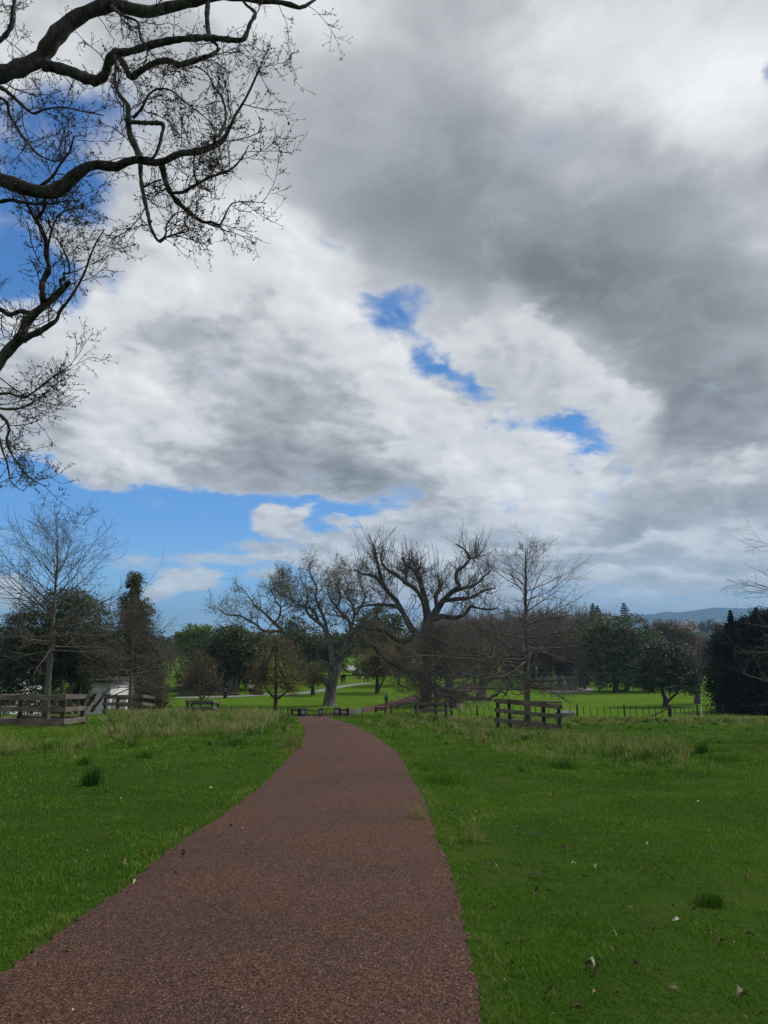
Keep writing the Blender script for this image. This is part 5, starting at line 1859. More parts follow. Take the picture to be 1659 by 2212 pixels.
def left_house():
    Y = 64.0
    x0, x1 = px_x(-60, 1480, Y), px_x(24, 1480, Y)
    z0 = P(10, 1545, Y)[2]
    o = np.array([x0, Y, z0])
    root = empty('white_house', o, 'low white house with a dark window cut by the left edge behind the guard', 'house')
    W = x1 - x0
    t1 = P(10, 1440, Y)[2] - z0
    w0, w1, wb, wt = W - 1.25, W - .55, P(0, 1462, Y)[2] - z0, P(0, 1446, Y)[2] - z0
    m = MB()
    m.box(0, w0, 0, .25, -2, t1)
    m.box(w1, W, 0, .25, -2, t1)
    m.box(w0, w1, 0, .25, -2, wb)
    m.box(w0, w1, 0, .25, wt, t1)
    m.box(W - .25, W, .251, 6, -2, t1)
    obj('wall', m.mesh('house_wall'), WHITE, root)
    m = MB()
    m.add([(-.3, -.4, t1 + .002), (W + .3, -.4, t1 + .002), (W + .3, 6.3, t1 + .002), (-.3, 6.3, t1 + .002), (-.3, 3, t1 + 1.1), (W + .3, 3, t1 + 1.1)], [(0, 1, 5, 4), (2, 3, 4, 5), (1, 2, 5), (3, 0, 4), (0, 3, 2, 1)])
    obj('roof', m.mesh('house_roof'), ROOF, root)
    m = MB()
    for a, b, c, d in ((w0, w0 + .06, wb, wt), (w1 - .06, w1, wb, wt), (w0 + .06, w1 - .06, wb, wb + .06), (w0 + .06, w1 - .06, wt - .06, wt)):
        m.box(a + .002, b - .002, .06, .14, c + .002, d - .002)
    f = obj('window', m.mesh('window_frame'), FRAME, root)
    m = MB()
    m.box(w0 + .06, w1 - .06, .09, .11, wb + .06, wt - .06)
    obj('pane', m.mesh('window_pane'), GLASS, f)


left_house()
HEDGE = mat_leaf('hedge_leaf', [(.012, .022, .007), (.026, .044, .012), (.05, .07, .02)], .15)
leafy('garden_shrub', 'rounded dark shrub behind the large timber guard, at the left edge', 12, 50, [(8, 1510, 26, 24), (-12, 1500, 24, 30), (24, 1525, 20, 18)], HEDGE, 301, 130, .11, 22, .2, trunk=[[(10, None, .06), (10, 1515, .03)]], twigs=False)
leafy('garden_shrub', 'dark shrub under the evergreen stems, seen between the guard boards', 100, 50.5, [(85, 1515, 34, 24), (120, 1522, 26, 20), (62, 1520, 24, 22), (105, 1500, 26, 18)], HEDGE, 302, 200, .11, 22, .2, trunk=[[(95, None, .06), (95, 1520, .03)]], twigs=False)
leafy('garden_shrub', 'dark leafy shrub against the left half of the white house wall', 172, 56.5, [(168, 1488, 18, 18), (184, 1478, 18, 12), (156, 1496, 16, 20), (176, 1502, 14, 12)], HEDGE, 305, 190, .11, 22, .2, trunk=[[(170, None, .06), (170, 1505, .03)]], twigs=False)
leafy('garden_shrub', 'rusty low shrub at the foot of the tall conifer', 330, 62, [(330, 1500, 26, 26), (345, 1518, 16, 18), (312, 1515, 22, 20)], RUSTY, 303, 200, .13, 22, .22, trunk=[[(328, None, .06), (328, 1510, .03)]], twigs=False)
leafy('clipped_hedge', 'low dark hedge between the tall conifer and the timber stage', 366, 118, [(352, 1498, 16, 9), (366, 1499, 16, 9), (382, 1500, 14, 9)], HEDGE, 304, 140, .2, 22, .28, trunk=[[(366, None, .06), (366, 1500, .03)]], twigs=False)


# ------------------------------------------------------------------ timber stage, bin, pole
def stage():
    Y = 113.0
    a = at_px(386, Y)
    root = empty('timber_stage', a, 'timber stage with broad steps and a low back wall beyond the small bronze tree', 'stage')
    ux = lambda p: px_x(p, 1500, Y) - a[0]
    uz = lambda py: P(450, py, Y)[2] - a[2]
    m = MB()
    m.box(ux(386), ux(428), 0, .3, uz(1512), uz(1485))
    obj('side_wall', m.mesh('stage_side_wall'), mat_wood('grey_timber_wall', (.05, .045, .038), (.09, .08, .068), (.13, .12, .1)), root)
    m = MB()
    m.box(ux(428) + .002, ux(506), 2.6, 2.9, uz(1506), uz(1486))
    obj('back_wall', m.mesh('stage_back_wall'), mat_wood('stage_wall_timber', (.04, .034, .028), (.075, .065, .054), (.11, .1, .084)), root)
    sm = mat_wood('step_timber', (.045, .030, .022), (.085, .058, .044), (.14, .105, .085))
    for j in range(4):
        m = MB()
        m.box(ux(424 + 7 * j), ux(505 + 9 * j), 2.2 - .62 * (j + 1), 2.2 - .62 * j - .002, uz(1512), uz(1497.5 + 2.6 * j))
        obj('step', m.mesh('stage_step'), sm, root)
    m = MB()
    m.box(ux(379), ux(430), -.6, 2.5, uz(1484.4), uz(1481))
    obj('roof', m.mesh('stage_roof'), ROOF, root)


stage()
_p = G(486, 1508, 200)
_r = empty('litter_bin', _p, 'black litter bin at the end of the stage steps', 'bin')
_m = MB()
_m.lathe([(.24, -.05), (.27, 0), (.30, .85), (.32, .88), (.30, .92)], k=14)
obj('body', _m.mesh('bin_body', True), IRON, _r)
_m = MB()
_m.lathe([(.31, .921), (.22, 1.05), (.05, 1.1)], k=14)
obj('lid', _m.mesh('bin_lid', True), IRON, _r)
_p = G(529.5, 1503, 200)
_q = P(541, 1469, _p[1])
_m = MB()
_m.tube([(0, 0, -.3), tuple((_q - _p) * .5), tuple(_q - _p)], [.07, .06, .05], 8)
tag(obj('leaning_pole', _m.mesh('leaning_pole', True), mat_flat('pale_green_paint', (.22, .27, .24), .6, .1, 4), None, _p), 'thin pale pole leaning beside the people on the concrete path', 'pole')
_p = G(559, 1502, 200)
_r = empty('timber_crate', _p, 'small brown timber crate seat beside the people by the leaning pole', 'crate')
_m = MB()
_m.box(-.75, .75, -.3, .3, -.1, .55)
obj('body', _m.mesh('crate_body', bevel=.02), mat_wood('tan_timber', (.05, .04, .022), (.10, .08, .045), (.15, .12, .075)), _r)
_m = MB()
_m.box(-.8, .8, -.35, .35, .551, .61)
obj('top', _m.mesh('crate_top'), RUSTW, _r)

# ------------------------------------------------------------------ playground on the right
_padc = [G(1178, 1497, 260), G(1272, 1496, 260), G(1284, 1490, 260), G(1262, 1484, 260), G(1190, 1484, 260)]
_m = MB()
_n = len(_padc)
_m.add([(p[0], p[1], Z(p[0], p[1]) + .05) for p in _padc] + [(p[0], p[1], Z(p[0], p[1]) - .2) for p in _padc], [tuple(range(_n))] + [(i, _n + i, _n + (i + 1) % _n, (i + 1) % _n) for i in range(_n)])
tag(obj('concrete_pad', _m.mesh('concrete_pad'), mat_flat('pad_concrete', (.20, .23, .235), .9, .12, .8)), kind='structure')


def ball_cage():
    Y0 = G(1217, 1492, 260)[1]
    a = G(1180.5, 1491.5, 260)
    a = np.array([px_x(1180, 1490, Y0), Y0, Z(px_x(1180, 1490, Y0), Y0) + .05])
    W = px_x(1251, 1490, Y0) - a[0]
    H = P(1215, 1463.5, Y0)[2] - a[2]
    D = 6.0
    root = empty('ball_cage', a, 'mesh walled ball cage on the concrete pad at the playground', 'cage')
    steel = mat_flat('galvanised_steel', (.22, .25, .26), .45, .1, 3, .5, .4)
    for x in np.linspace(0, W, 5):
        for y in ((0, D) if x in (0, W) else (D,)):
            m = MB()
            m.tube([(x, y, -.2), (x, y, H)], .05, 8)
            obj('post', m.mesh('cage_post', True), steel, root)
    for y in (0, D):
        m = MB()
        m.tube([(0, y, H), (W, y, H)], .05, 6)
        obj('top_rail', m.mesh('cage_rail', True), steel, root)
    for x in (0, W):
        m = MB()
        m.tube([(x, 0, H), (x, D, H)], .05, 6)
        obj('top_rail', m.mesh('cage_rail', True), steel, root)
    # open wire netting, front and back and sides
    m = MB()
    for y in (.02, D - .02):
        for x in np.arange(.15, W, .17):
            m.bar((x, y, .05), (x, y, H - .06), .012, .012, up=(0, 1, 0))
        for z in np.arange(.15, H, .17):
            m.bar((.06, y, z), (W - .06, y, z), .012, .012)
    for x in (.02, W - .02):
        for y in np.arange(.15, D, .17):
            m.bar((x, y, .05), (x, y, H - .06), .012, .012, up=(1, 0, 0))
        for z in np.arange(.15, H, .17):
            m.bar((x, .06, z), (x, D - .06, z), .012, .012)
    obj('netting', m.mesh('cage_netting'), steel, root)
    m = MB()
    m.box(W - 1.9, W - .05, .5, .56, .05, H - .1)
    obj('panel', m.mesh('cage_panel'), mat_flat('grey_green_panel', (.11, .15, .145), .7, .1, 1), root)


ball_cage()


def picnic_table():
    p = G(1231, 1503, 260)
    root = empty('picnic_table', p, 'timber picnic table with attached benches on the lawn before the ball cage', 'picnic table', rz=.15)
    w = mat_wood('picnic_timber', (.05, .035, .025), (.11, .085, .06), (.18, .145, .11))
    m = MB()
    for y in np.linspace(-.38, .38, 5):
        m.box(-1.5, 1.5, y - .085, y + .085, .74, .79)
    obj('tabletop', m.mesh('table_top'), w, root)
    for s in (-1, 1):
        m = MB()
        m.box(-1.5, 1.5, s * .82 - .15, s * .82 + .15, .42, .47)
        obj('bench', m.mesh('table_bench'), w, root)
    for x in (-1.1, 1.1):
        for s in (-1, 1):
            m = MB()
            m.bar((x, s * .25, .739), (x, s * .75, -.05), .09, .05, up=(1, 0, 0))
            obj('leg', m.mesh('table_leg'), w, root)
        m = MB()
        m.bar((x + .06, -.95, .385), (x + .06, .95, .385), .05, .07)
        obj('crossbar', m.mesh('table_crossbar'), w, root)


picnic_table()
ORANGE = mat_flat('orange_plastic', (.55, .13, .03), .5, .12, 3)
WHITEP = mat_flat('white_plastic', (.6, .6, .58), .5, .05, 3)


def barrier(px, py, label):
    p = G(px, py, 260)
    root = empty('plastic_barrier', p, label, 'barrier', rz=.2)
    m = MB()
    m.add([(-.75, -.3, 0), (.75, -.3, 0), (.75, .3, 0), (-.75, .3, 0), (-.65, -.12, .85), (.65, -.12, .85), (.65, .12, .85), (-.65, .12, .85)], [(3, 2, 1, 0), (4, 5, 6, 7), (0, 1, 5, 4), (1, 2, 6, 5), (2, 3, 7, 6), (3, 0, 4, 7)])
    obj('body', m.mesh('barrier_body', bevel=.04), ORANGE, root)
    m = MB()
    m.add([(-.5, -.262, .3), (.5, -.262, .3), (.5, -.19, .6), (-.5, -.19, .6)], [(0, 1, 2, 3)])
    obj('white_band', m.mesh('barrier_band'), WHITEP, root)


barrier(1181, 1493, 'orange plastic barrier left of the ball cage')
barrier(1249, 1493, 'orange plastic barrier right of the picnic table')


def log_seat(px, py, label, L=3.0):
    p = G(px, py, 260)
    m = MB()
    m.tube([(-L / 2, 0, .16), (0, .05, .18), (L / 2, .1, .16)], [.2, .19, .17], 9)
    tag(obj('log', m.mesh('log', True), BARK_OLD, None, p), label, 'log')


log_seat(1339, 1493.5, 'brown log lying on the lawn in front of the domed evergreen')
log_seat(1180, 1519, 'long thin grey log on the lawn right of the near timber guard', 5)
_p = at_px(1221, 81)
_r = empty('water_trough', _p, 'round pale rimmed water trough at the wire fence behind the near guard', 'trough')
_m = MB()
_m.lathe([(1.0, -.2), (1.05, .5), (1.08, .56), (1.0, .56), (.97, .45)], k=28)
obj('wall', _m.mesh('trough_wall', True), mat_flat('trough_concrete', (.26, .27, .26), .8, .15, 2), _r)
_m = MB()
_m.lathe([(.96, .40), (.96, .42)], k=28)
obj('water', _m.mesh('trough_water'), GLASS, _r)
_p = at_px(1516, 82)
_m = MB()
_m.box(-.07, .07, -.03, .03, -.3, 1.0)
tag(obj('marker_post', _m.mesh('marker_post', bevel=.01), WHITEP, None, _p), 'short white marker post at the wire fence near the conifers', 'post')

# ------------------------------------------------------------------ people
CLOTH = {}


def cloth(col):
    if col not in CLOTH:
        CLOTH[col] = mat_flat('cloth_%d' % len(CLOTH), col, .9, .15, 6, .1)
        CLOTH[col].name = 'cloth'
    return CLOTH[col]


SKIN = mat_flat('skin', (.42, .25, .18), .6, .05, 5, .3)


def skin_mesh(name, verts, edges, radii, sub=1):
    """one continuous surface grown round a skeleton"""
    me = bpy.data.meshes.new(name)
    me.from_pydata([tuple(v) for v in verts], edges, [])
    o = bpy.data.objects.new(name, me)
    COL.objects.link(o)
    md = o.modifiers.new('Skin', 'SKIN')
    md.use_smooth_shade = True
    for i, r_ in enumerate(radii):
        me.skin_vertices[0].data[i].radius = (r_, r_) if np.ndim(r_) == 0 else r_
        me.skin_vertices[0].data[i].use_root = (i == 0)
    sb = o.modifiers.new('Sub', 'SUBSURF')
    sb.levels = sub
    sb.render_levels = sub
    bpy.context.view_layer.update()
    dg = bpy.context.evaluated_depsgraph_get()
    out = bpy.data.meshes.new_from_object(o.evaluated_get(dg))
    bpy.data.objects.remove(o)
    out.name = name
    return out


def person(loc, face, label, top, legs, hair=(.012, .010, .009), pose='stand', h=1.70, group=None, hood=False, shoe=(.03, .03, .03)):
    """loc: feet (or seat on the ground); face: heading in degrees (0 = away from the viewer)"""
    s = h / 1.70
    root = empty('person', loc, label, 'person', group, rz=-R(face))
    if pose in ('stand', 'walk'):
        st = .22 if pose == 'walk' else .04
        J = dict(pel=(0, 0, .94), wai=(0, .01, 1.10), che=(0, .0, 1.30), nec=(0, .01, 1.46), hea=(0, .03, 1.58), top=(0, .02, 1.68),
                 hl=(-.09, 0, .90), kl=(-.10, st * .6 + .03, .50), al=(-.10, st, .09), tl=(-.10, st + .17, .035),
                 hr=(.09, 0, .90), kr=(.10, -st * .3 + .03, .50), ar=(.10, -st, .10), tr=(.11, -st + .17, .035),
                 sl=(-.18, 0, 1.40), el=(-.23, -.05 - st * .4, 1.13), wl=(-.22, .08 - st * .5, .90), fl=(-.21, .13 - st * .5, .80),
                 sr=(.18, 0, 1.40), er=(.23, -.05 + st * .3, 1.13), wr=(.22, .12 + st * .4, .91), fr=(.21, .18 + st * .4, .82))
    elif pose == 'bend':
        J = dict(pel=(0, -.18, .88), wai=(0, -.02, .98), che=(0, .20, 1.04), nec=(0, .36, 1.08), hea=(0, .47, 1.07), top=(0, .56, 1.08),
                 hl=(-.09, -.15, .84), kl=(-.10, -.02, .47), al=(-.10, -.05, .09), tl=(-.10, .12, .035),
                 hr=(.09, -.15, .84), kr=(.10, -.02, .47), ar=(.10, -.05, .09), tr=(.10, .12, .035),
                 sl=(-.18, .28, 1.02), el=(-.2, .36, .76), wl=(-.17, .45, .55), fl=(-.15, .5, .46),
                 sr=(.18, .28, 1.02), er=(.2, .36, .76), wr=(.17, .45, .55), fr=(.15, .5, .46))
    else:   # sitting on the ground
        J = dict(pel=(0, 0, .13), wai=(0, .02, .30), che=(0, .05, .50), nec=(0, .08, .66), hea=(0, .11, .78), top=(0, .10, .88),
                 hl=(-.09, .03, .12), kl=(-.16, .42, .46), al=(-.14, .62, .08), tl=(-.14, .78, .04),
                 hr=(.09, .03, .12), kr=(.16, .44, .42), ar=(.14, .66, .08), tr=(.14, .82, .04),
                 sl=(-.18, .05, .60), el=(-.25, .18, .38), wl=(-.17, .38, .40), fl=(-.14, .46, .42),
                 sr=(.18, .05, .60), er=(.25, .18, .38), wr=(.17, .38, .38), fr=(.14, .46, .40))
    J = {k: np.array(v) * s for k, v in J.items()}
    Rr = dict(pel=.115, wai=.105, che=.125, nec=.052, hea=.085, top=.06, hl=.085, kl=.055, al=.04, tl=.035, hr=.085, kr=.055, ar=.04, tr=.035, sl=.05, el=.04, wl=.03, fl=.03, sr=.05, er=.04, wr=.03, fr=.03)
    keys = list(J)
    E = [('pel', 'wai'), ('wai', 'che'), ('che', 'nec'), ('nec', 'hea'), ('hea', 'top'), ('pel', 'hl'), ('hl', 'kl'), ('kl', 'al'), ('al', 'tl'), ('pel', 'hr'), ('hr', 'kr'), ('kr', 'ar'), ('ar', 'tr'),
         ('che', 'sl'), ('sl', 'el'), ('el', 'wl'), ('wl', 'fl'), ('che', 'sr'), ('sr', 'er'), ('er', 'wr'), ('wr', 'fr')]

    def grow(nm, ks, f, mat, extra=0.0):
        idx = {k: i for i, k in enumerate(ks)}
        ed = [(idx[a], idx[b]) for a, b in E if a in idx and b in idx]
        me = skin_mesh(nm, [J[k] for k in ks], ed, [Rr[k] * s * f + extra for k in ks])
        return obj(nm, me, mat, root)
    grow('body', keys, 1.0, SKIN)
    grow('jacket', ['che', 'wai', 'pel', 'nec', 'sl', 'el', 'wl', 'sr', 'er', 'wr'] if pose != 'bend' else ['che', 'wai', 'nec', 'sl', 'el', 'sr', 'er'], 1.05, cloth(top), .022 * s)
    grow('trousers', ['pel', 'hl', 'kl', 'al', 'hr', 'kr', 'ar'], 1.05, cloth(legs), .018 * s)
    for a, b in (('al', 'tl'), ('ar', 'tr')):
        obj('shoe', skin_mesh('shoe', [J[a] - np.array([0, .03, .04]) * s, J[b]], [(0, 1)], [.052 * s, .042 * s]), cloth(shoe), root)
    hp = [J['top'] + np.array([0, -.01, .005]) * s, J['hea'] + np.array([0, -.045, .02]) * s, J['nec'] + np.array([0, -.055, .02]) * s]
    if hood:
        obj('hood', skin_mesh('hood', hp, [(0, 1), (1, 2)], [.085 * s, .105 * s, .085 * s]), cloth(top), root)
    else:
        obj('hair', skin_mesh('hair', hp, [(0, 1), (1, 2)], [.072 * s, .092 * s, .062 * s]), cloth(hair), root)
    return root


BLK, NAVY, WHT = (.010, .010, .012), (.018, .024, .045), (.62, .62, .64)
person(P(834.5, 1531, 104) * [1, 1, 0] + [0, 0, Z(P(834.5, 1531, 104)[0], 104) + .02], 0, 'dark haired woman in denim blue jacket and black leggings walking away by the path', (.11, .15, .21), BLK, pose='walk')
_g = G(738.5, 1477, 260)
person(_g, 200, 'person in black, shorter one of the pair behind the great oak', BLK, BLK, h=1.78)
_g2 = G(743.5, 1476.5, 260)
person(_g2 + [.0, 0, 0], 160, 'taller person in black, right of the pair standing behind the great oak', BLK, NAVY, h=1.86)
person(G(670, 1486, 260), 120, 'person in white sitting on the lawn left of the great oak', WHT, (.3, .3, .3), pose='sit')
person(G(676, 1486, 260), -100, 'person in black and grey sitting beside the one in white left of the great oak', (.16, .16, .17), BLK, pose='sit')
person(G(631, 1487, 260), 100, 'person in pale clothes sitting on the lawn nearest the bronze tree', (.4, .4, .42), BLK, pose='sit')
person(G(787, 1475.5, 260), -80, 'person in a white top bending over beside the bronze trees', WHT, (.05, .04, .03), pose='bend')
person(G(795, 1475, 260), -60, 'person in a brown coat standing beside the bending one in white', (.10, .05, .03), (.06, .03, .02), h=1.6)
person(G(540, 1502, 260), 30, 'person in a white shirt and dark jacket standing next to the leaning pole', (.5, .5, .52), BLK)
person(G(545.5, 1502, 260), -20, 'person in a white T-shirt standing on the concrete path, right of the leaning pole', WHT, (.03, .03, .04), h=1.75)
person(G(563, 1495, 260), 200, 'person in a pale blue top standing behind the bronze tree', (.3, .36, .45), (.05, .05, .06))
_q = at_px(489, 115.9)
person(np.array([_q[0], 115.85, P(489, 1488.5, 115.9)[2] + .02]), 180, 'person in black with an orange scarf sitting on the stage wall', (.02, .012, .01), BLK, pose='sit')
_g = G(1222.5, 1486.5, 260)
person(_g, 170, 'person in white overalls and hood standing inside the ball cage', (.50, .52, .60), (.48, .50, .56), hood=True, h=1.85)
person(G(1190, 1487, 260), 90, 'person in dark clothes in the left part of the ball cage', (.05, .04, .07), BLK)
person(G(1262, 1491.5, 260), 90, 'person in dark navy standing on the pad right of the ball cage', NAVY, (.03, .03, .04), h=1.85)
person(G(1480, 1507, 260), 90, 'person in a teal top standing in the shade near the conifers', (.07, .24, .26), (.03, .03, .04))
person(G(1447, 1505, 260), 40, 'person in navy half hidden behind the forked dark trunk', NAVY, BLK)
person(G(1462, 1500, 260), 40, 'child in a green shirt behind the forked dark trunk', (.03, .22, .12), BLK, h=1.25)
for i, (px, py, c) in enumerate([(762, 1459, BLK), (767, 1459.5, (.05, .03, .03)), (775, 1459, BLK)]):
    person(G(px, py, 300), 90 + 70 * i, ['dark person sitting on the far lawn, left of three behind the bronze tree', 'person in dark brown sitting on the far lawn between two others', 'dark person sitting on the far lawn, right of three behind the bronze tree'][i], c, BLK, pose='sit')


# ------------------------------------------------------------------ parked cars behind the trees
def car(px, py, label, col, rz):
    p = G(px, py, 320)
    root = empty('parked_car', p, label, 'car', 'cars parked beyond the lawn', rz=R(rz))
    paint = mat_flat('car_paint', col, .3, .04, 1, .5)
    prof = [(-2.1, .35), (-2.15, .75), (-1.95, .95), (-1.2, 1.02), (-.6, 1.42), (.7, 1.46), (1.5, 1.05), (2.0, .95), (2.15, .7), (2.1, .35)]
    n = len(prof)
    v, f = [], []
    for y, k in ((-.85, 1), (.85, 1)):
        for x, z in prof:
            v.append((x, y * (1 if z < 1.03 else .86), z))
    f.append(tuple(range(n)))
    f.append(tuple(range(n, 2 * n))[::-1])
    f += [(i, n + i, n + (i + 1) % n, (i + 1) % n) for i in range(n)]
    m = MB()
    m.add(v, f)
    obj('body', m.mesh('car_body', bevel=.04), paint, root)
    for s in (-1, 1):
        m = MB()
        m.add([(-1.05, s * .845, 1.05), (1.25, s * .83, 1.08), (.65, s * .755, 1.38), (-.55, s * .755, 1.36)], [(0, 1, 2, 3)])
        obj('window', m.mesh('car_side_window'), GLASS, root)
    m = MB()
    m.add([(1.46, -.66, 1.09), (1.46, .66, 1.09), (.78, .62, 1.44), (.78, -.62, 1.44)], [(0, 1, 2, 3)])
    obj('windscreen', m.mesh('car_windscreen'), GLASS, root)
    for x in (-1.3, 1.35):
        for s in (-1, 1):
            m = MB()
            m.tube([(x, s * .66, .33), (x, s * .88, .33)], .33, 14)
            w = obj('wheel', m.mesh('car_wheel'), BLKM, root)
            m = MB()
            m.tube([(x, s * .87, .33), (x, s * .895, .33)], .2, 10)
            obj('rim', m.mesh('car_rim'), WHITEP, w)
    for s in (-1, 1):
        m = MB()
        m.box(2.08, 2.15, s * .6 - .18, s * .6 + .18, .68, .82)
        obj('headlight', m.mesh('car_headlight'), WHITEP, root)


BLKM = mat_flat('tyre', (.015, .015, .015), .9, .1, 3)
car(797, 1458, 'white car seen side on between the two bronze trees', (.7, .7, .7), 10)
car(757, 1452, 'white car far off behind the pair standing at the great oak', (.7, .71, .72), 80)
car(884, 1455, 'silver car behind the sloping limb of the tallest oak', (.45, .47, .5), 4)
car(908, 1456, 'white car beside the trunk of the tallest oak', (.72, .72, .72), -8)
car(940, 1457, 'pale grey car behind the drooping bare oak', (.5, .5, .5), 12)
car(1000, 1460, 'white car glimpsed between the old trunks behind the twigs', (.68, .68, .68), 5)

# ------------------------------------------------------------------ hills, houses on the far slope
def hills():
    def ridge(name, prof, Y, depth, seed):
        rng = np.random.default_rng(seed)
        px = np.linspace(prof[0][0], prof[-1][0], 160)
        py = np.interp(px, [p[0] for p in prof], [p[1] for p in prof]) + np.convolve(rng.normal(0, 1.0, 170), np.ones(11) / 11, 'valid')[:160] * .9
        rows = 26
        V = []
        top = np.array([P(a, b, Y) for a, b in zip(px, py)])
        for j in range(rows):
            u = j / (rows - 1) * 2 - 1
            f = (1 - abs(u)) ** 1.15
            x = top[:, 0] * (Y + depth * u) / Y
            spur = 1 - .35 * (1 - f) * f * 4 * vnoise(x + u * 300, np.full_like(x, u * 900.0), 1 / 220.0, seed)
            z = -48 + (top[:, 2] + 48) * f * (spur if j < rows // 2 else 1)
            V.append(np.stack([x, np.full_like(x, Y + depth * u), z], 1))
        V = np.concatenate(V)
        n = len(px)
        j = np.arange(rows - 1)[:, None]
        i = np.arange(n - 1)[None, :]
        F = np.stack([j * n + i, j * n + i + 1, (j + 1) * n + i + 1, (j + 1) * n + i], -1).reshape(-1, 4)
        o = obj(name, mesh_np(name, V, [F], True), mat_flat('bush_hill', (.032, .042, .034), 1.0, .4, .01, 0))
        tag(o, kind='structure')
    ridge('hills', [(1320, 1345), (1350, 1330), (1362, 1324), (1371, 1321), (1387, 1324), (1405, 1322), (1412, 1323), (1424, 1320), (1443, 1317), (1461, 1319), (1502, 1314.5), (1522, 1311), (1540, 1308), (1558, 1308), (1580, 1309), (1610, 1310), (1626, 1307), (1660, 1306), (1720, 1309), (1850, 1312)], 5600, 1500, 3)
    ridge('hills', [(-300, 1377), (100, 1374), (250, 1376), (330, 1377), (352, 1376), (380, 1374), (430, 1376), (600, 1377), (760, 1378.5)], 4600, 600, 4)


hills()
_rh = random.Random(8)
HW = [mat_flat('house_wall_paint', c, .8, .05, .5) for c in ((.62, .62, .60), (.5, .47, .43), (.7, .7, .7))]
HR = [mat_flat('house_roof_paint', c, .8, .1, .5) for c in ((.20, .19, .19), (.17, .13, .12), (.32, .33, .34))]


def far_house(px, py, Y, label, k):
    x = px_x(px, py, Y)
    z = P(px, py, Y)[2]
    W, D, H = _rh.uniform(9, 13), 8, _rh.uniform(3.2, 5.5)
    root = empty('suburban_house', (x, Y, z), label, 'house', 'houses on the far slope', rz=_rh.uniform(-.4, .4))
    m = MB()
    m.box(-W / 2, W / 2, -D / 2, D / 2, -14, H)
    m.add([(-W / 2, -D / 2, H), (-W / 2, D / 2, H), (-W / 2, 0, H + 1.95), (W / 2, -D / 2, H), (W / 2, D / 2, H), (W / 2, 0, H + 1.95)], [(0, 1, 2), (5, 4, 3)])
    obj('wall', m.mesh('far_house_wall'), HW[k % 3], root)
    m = MB()
    m.add([(-W / 2 - .5, -D / 2 - .6, H - .25), (W / 2 + .5, -D / 2 - .6, H - .25), (W / 2 + .5, 0, H + 2.1), (-W / 2 - .5, 0, H + 2.1), (-W / 2 - .5, D / 2 + .6, H - .25), (W / 2 + .5, D / 2 + .6, H - .25)], [(0, 1, 2, 3), (3, 2, 5, 4)])
    obj('roof', m.mesh('far_house_roof'), HR[(k // 2) % 3], root)
    for q in range(2):
        m = MB()
        xx = -W / 4 + q * W / 2
        m.box(xx - 1.1, xx + 1.1, -D / 2 - .05, -D / 2 - .01, 1.0, 2.6)
        obj('window', m.mesh('far_house_window'), GLASS, root)


_hl = ['white house', 'cream house', 'bright white house']
for i, (px, py, Y, tx) in enumerate([(1478, 1354, 1080, 'white house on the far slope just above the golden tree'), (1492, 1345, 1220, 'white house highest on the far slope left of the grey round trees'),
                                     (1500, 1364, 1010, 'cream house low on the far slope over the golden tree shoulder'), (1512, 1358, 1120, 'pale house on the far slope below the first grey round tree'),
                                     (1524, 1368, 1000, 'white house on the far slope, lowest of the middle ones'), (1532, 1358, 1100, 'cream house on the far slope under the second grey round tree'),
                                     (1544, 1363, 1050, 'white house on the far slope close to the black conifers'), (1550, 1347, 1240, 'white house highest on the far slope beside the black conifers'),
                                     (1540, 1372, 960, 'pale house lowest on the far slope beside the black conifers'), (1508, 1374, 960, 'white house lowest on the far slope under the golden tree')]):
    far_house(px, py, Y, tx, i)
GREYR = mat_leaf('grey_far_leaf', [(.03, .03, .028), (.05, .048, .044), (.075, .07, .06)], .1, .7, .05)
for px, top, tx in ((1520, 1342, 'left one of two round grey trees among the far houses'), (1540, 1338, 'right one of two round grey trees among the far houses')):
    leafy('far_round_tree', tx, px, 900, [(px, top + 11, 11, 10), (px - 5, top + 16, 8, 8), (px + 5, top + 17, 8, 8)], GREYR, int(px), 90, 1.6, 14, 1.2, base=P(px, top + 26, 900)[2], trunk=[[(px, top + 30, .6), (px, top + 12, .3)]], twigs=False)

# ------------------------------------------------------------------ tussocks, fallen leaves
def tussock(px, py, Yd, label, hgt, rad_, n, seed, lo, hi, lean=.7):
    rng = np.random.default_rng(seed)
    c = G(px, py, 60)
    r0 = np.hypot(c[0], c[1])
    x = c[0] + rng.normal(0, rad_ * .5, n)
    y = c[1] + rng.normal(0, rad_ * .5, n)
    o = blades(rng, x, y, hgt * rng.uniform(.45, 1.15, n), np.maximum(.004, .0009 * r0) * rng.uniform(.7, 1.2, n), rng.uniform(.1, lean, n), rng.uniform(lo, hi, n), 'grass_tussock', GRASS)
    me = o.data
    me.transform(Matrix.Translation(-Vector(c)))
    o.location = c
    tag(o, label, 'tussock', 'dark tussocks standing out of the turf')


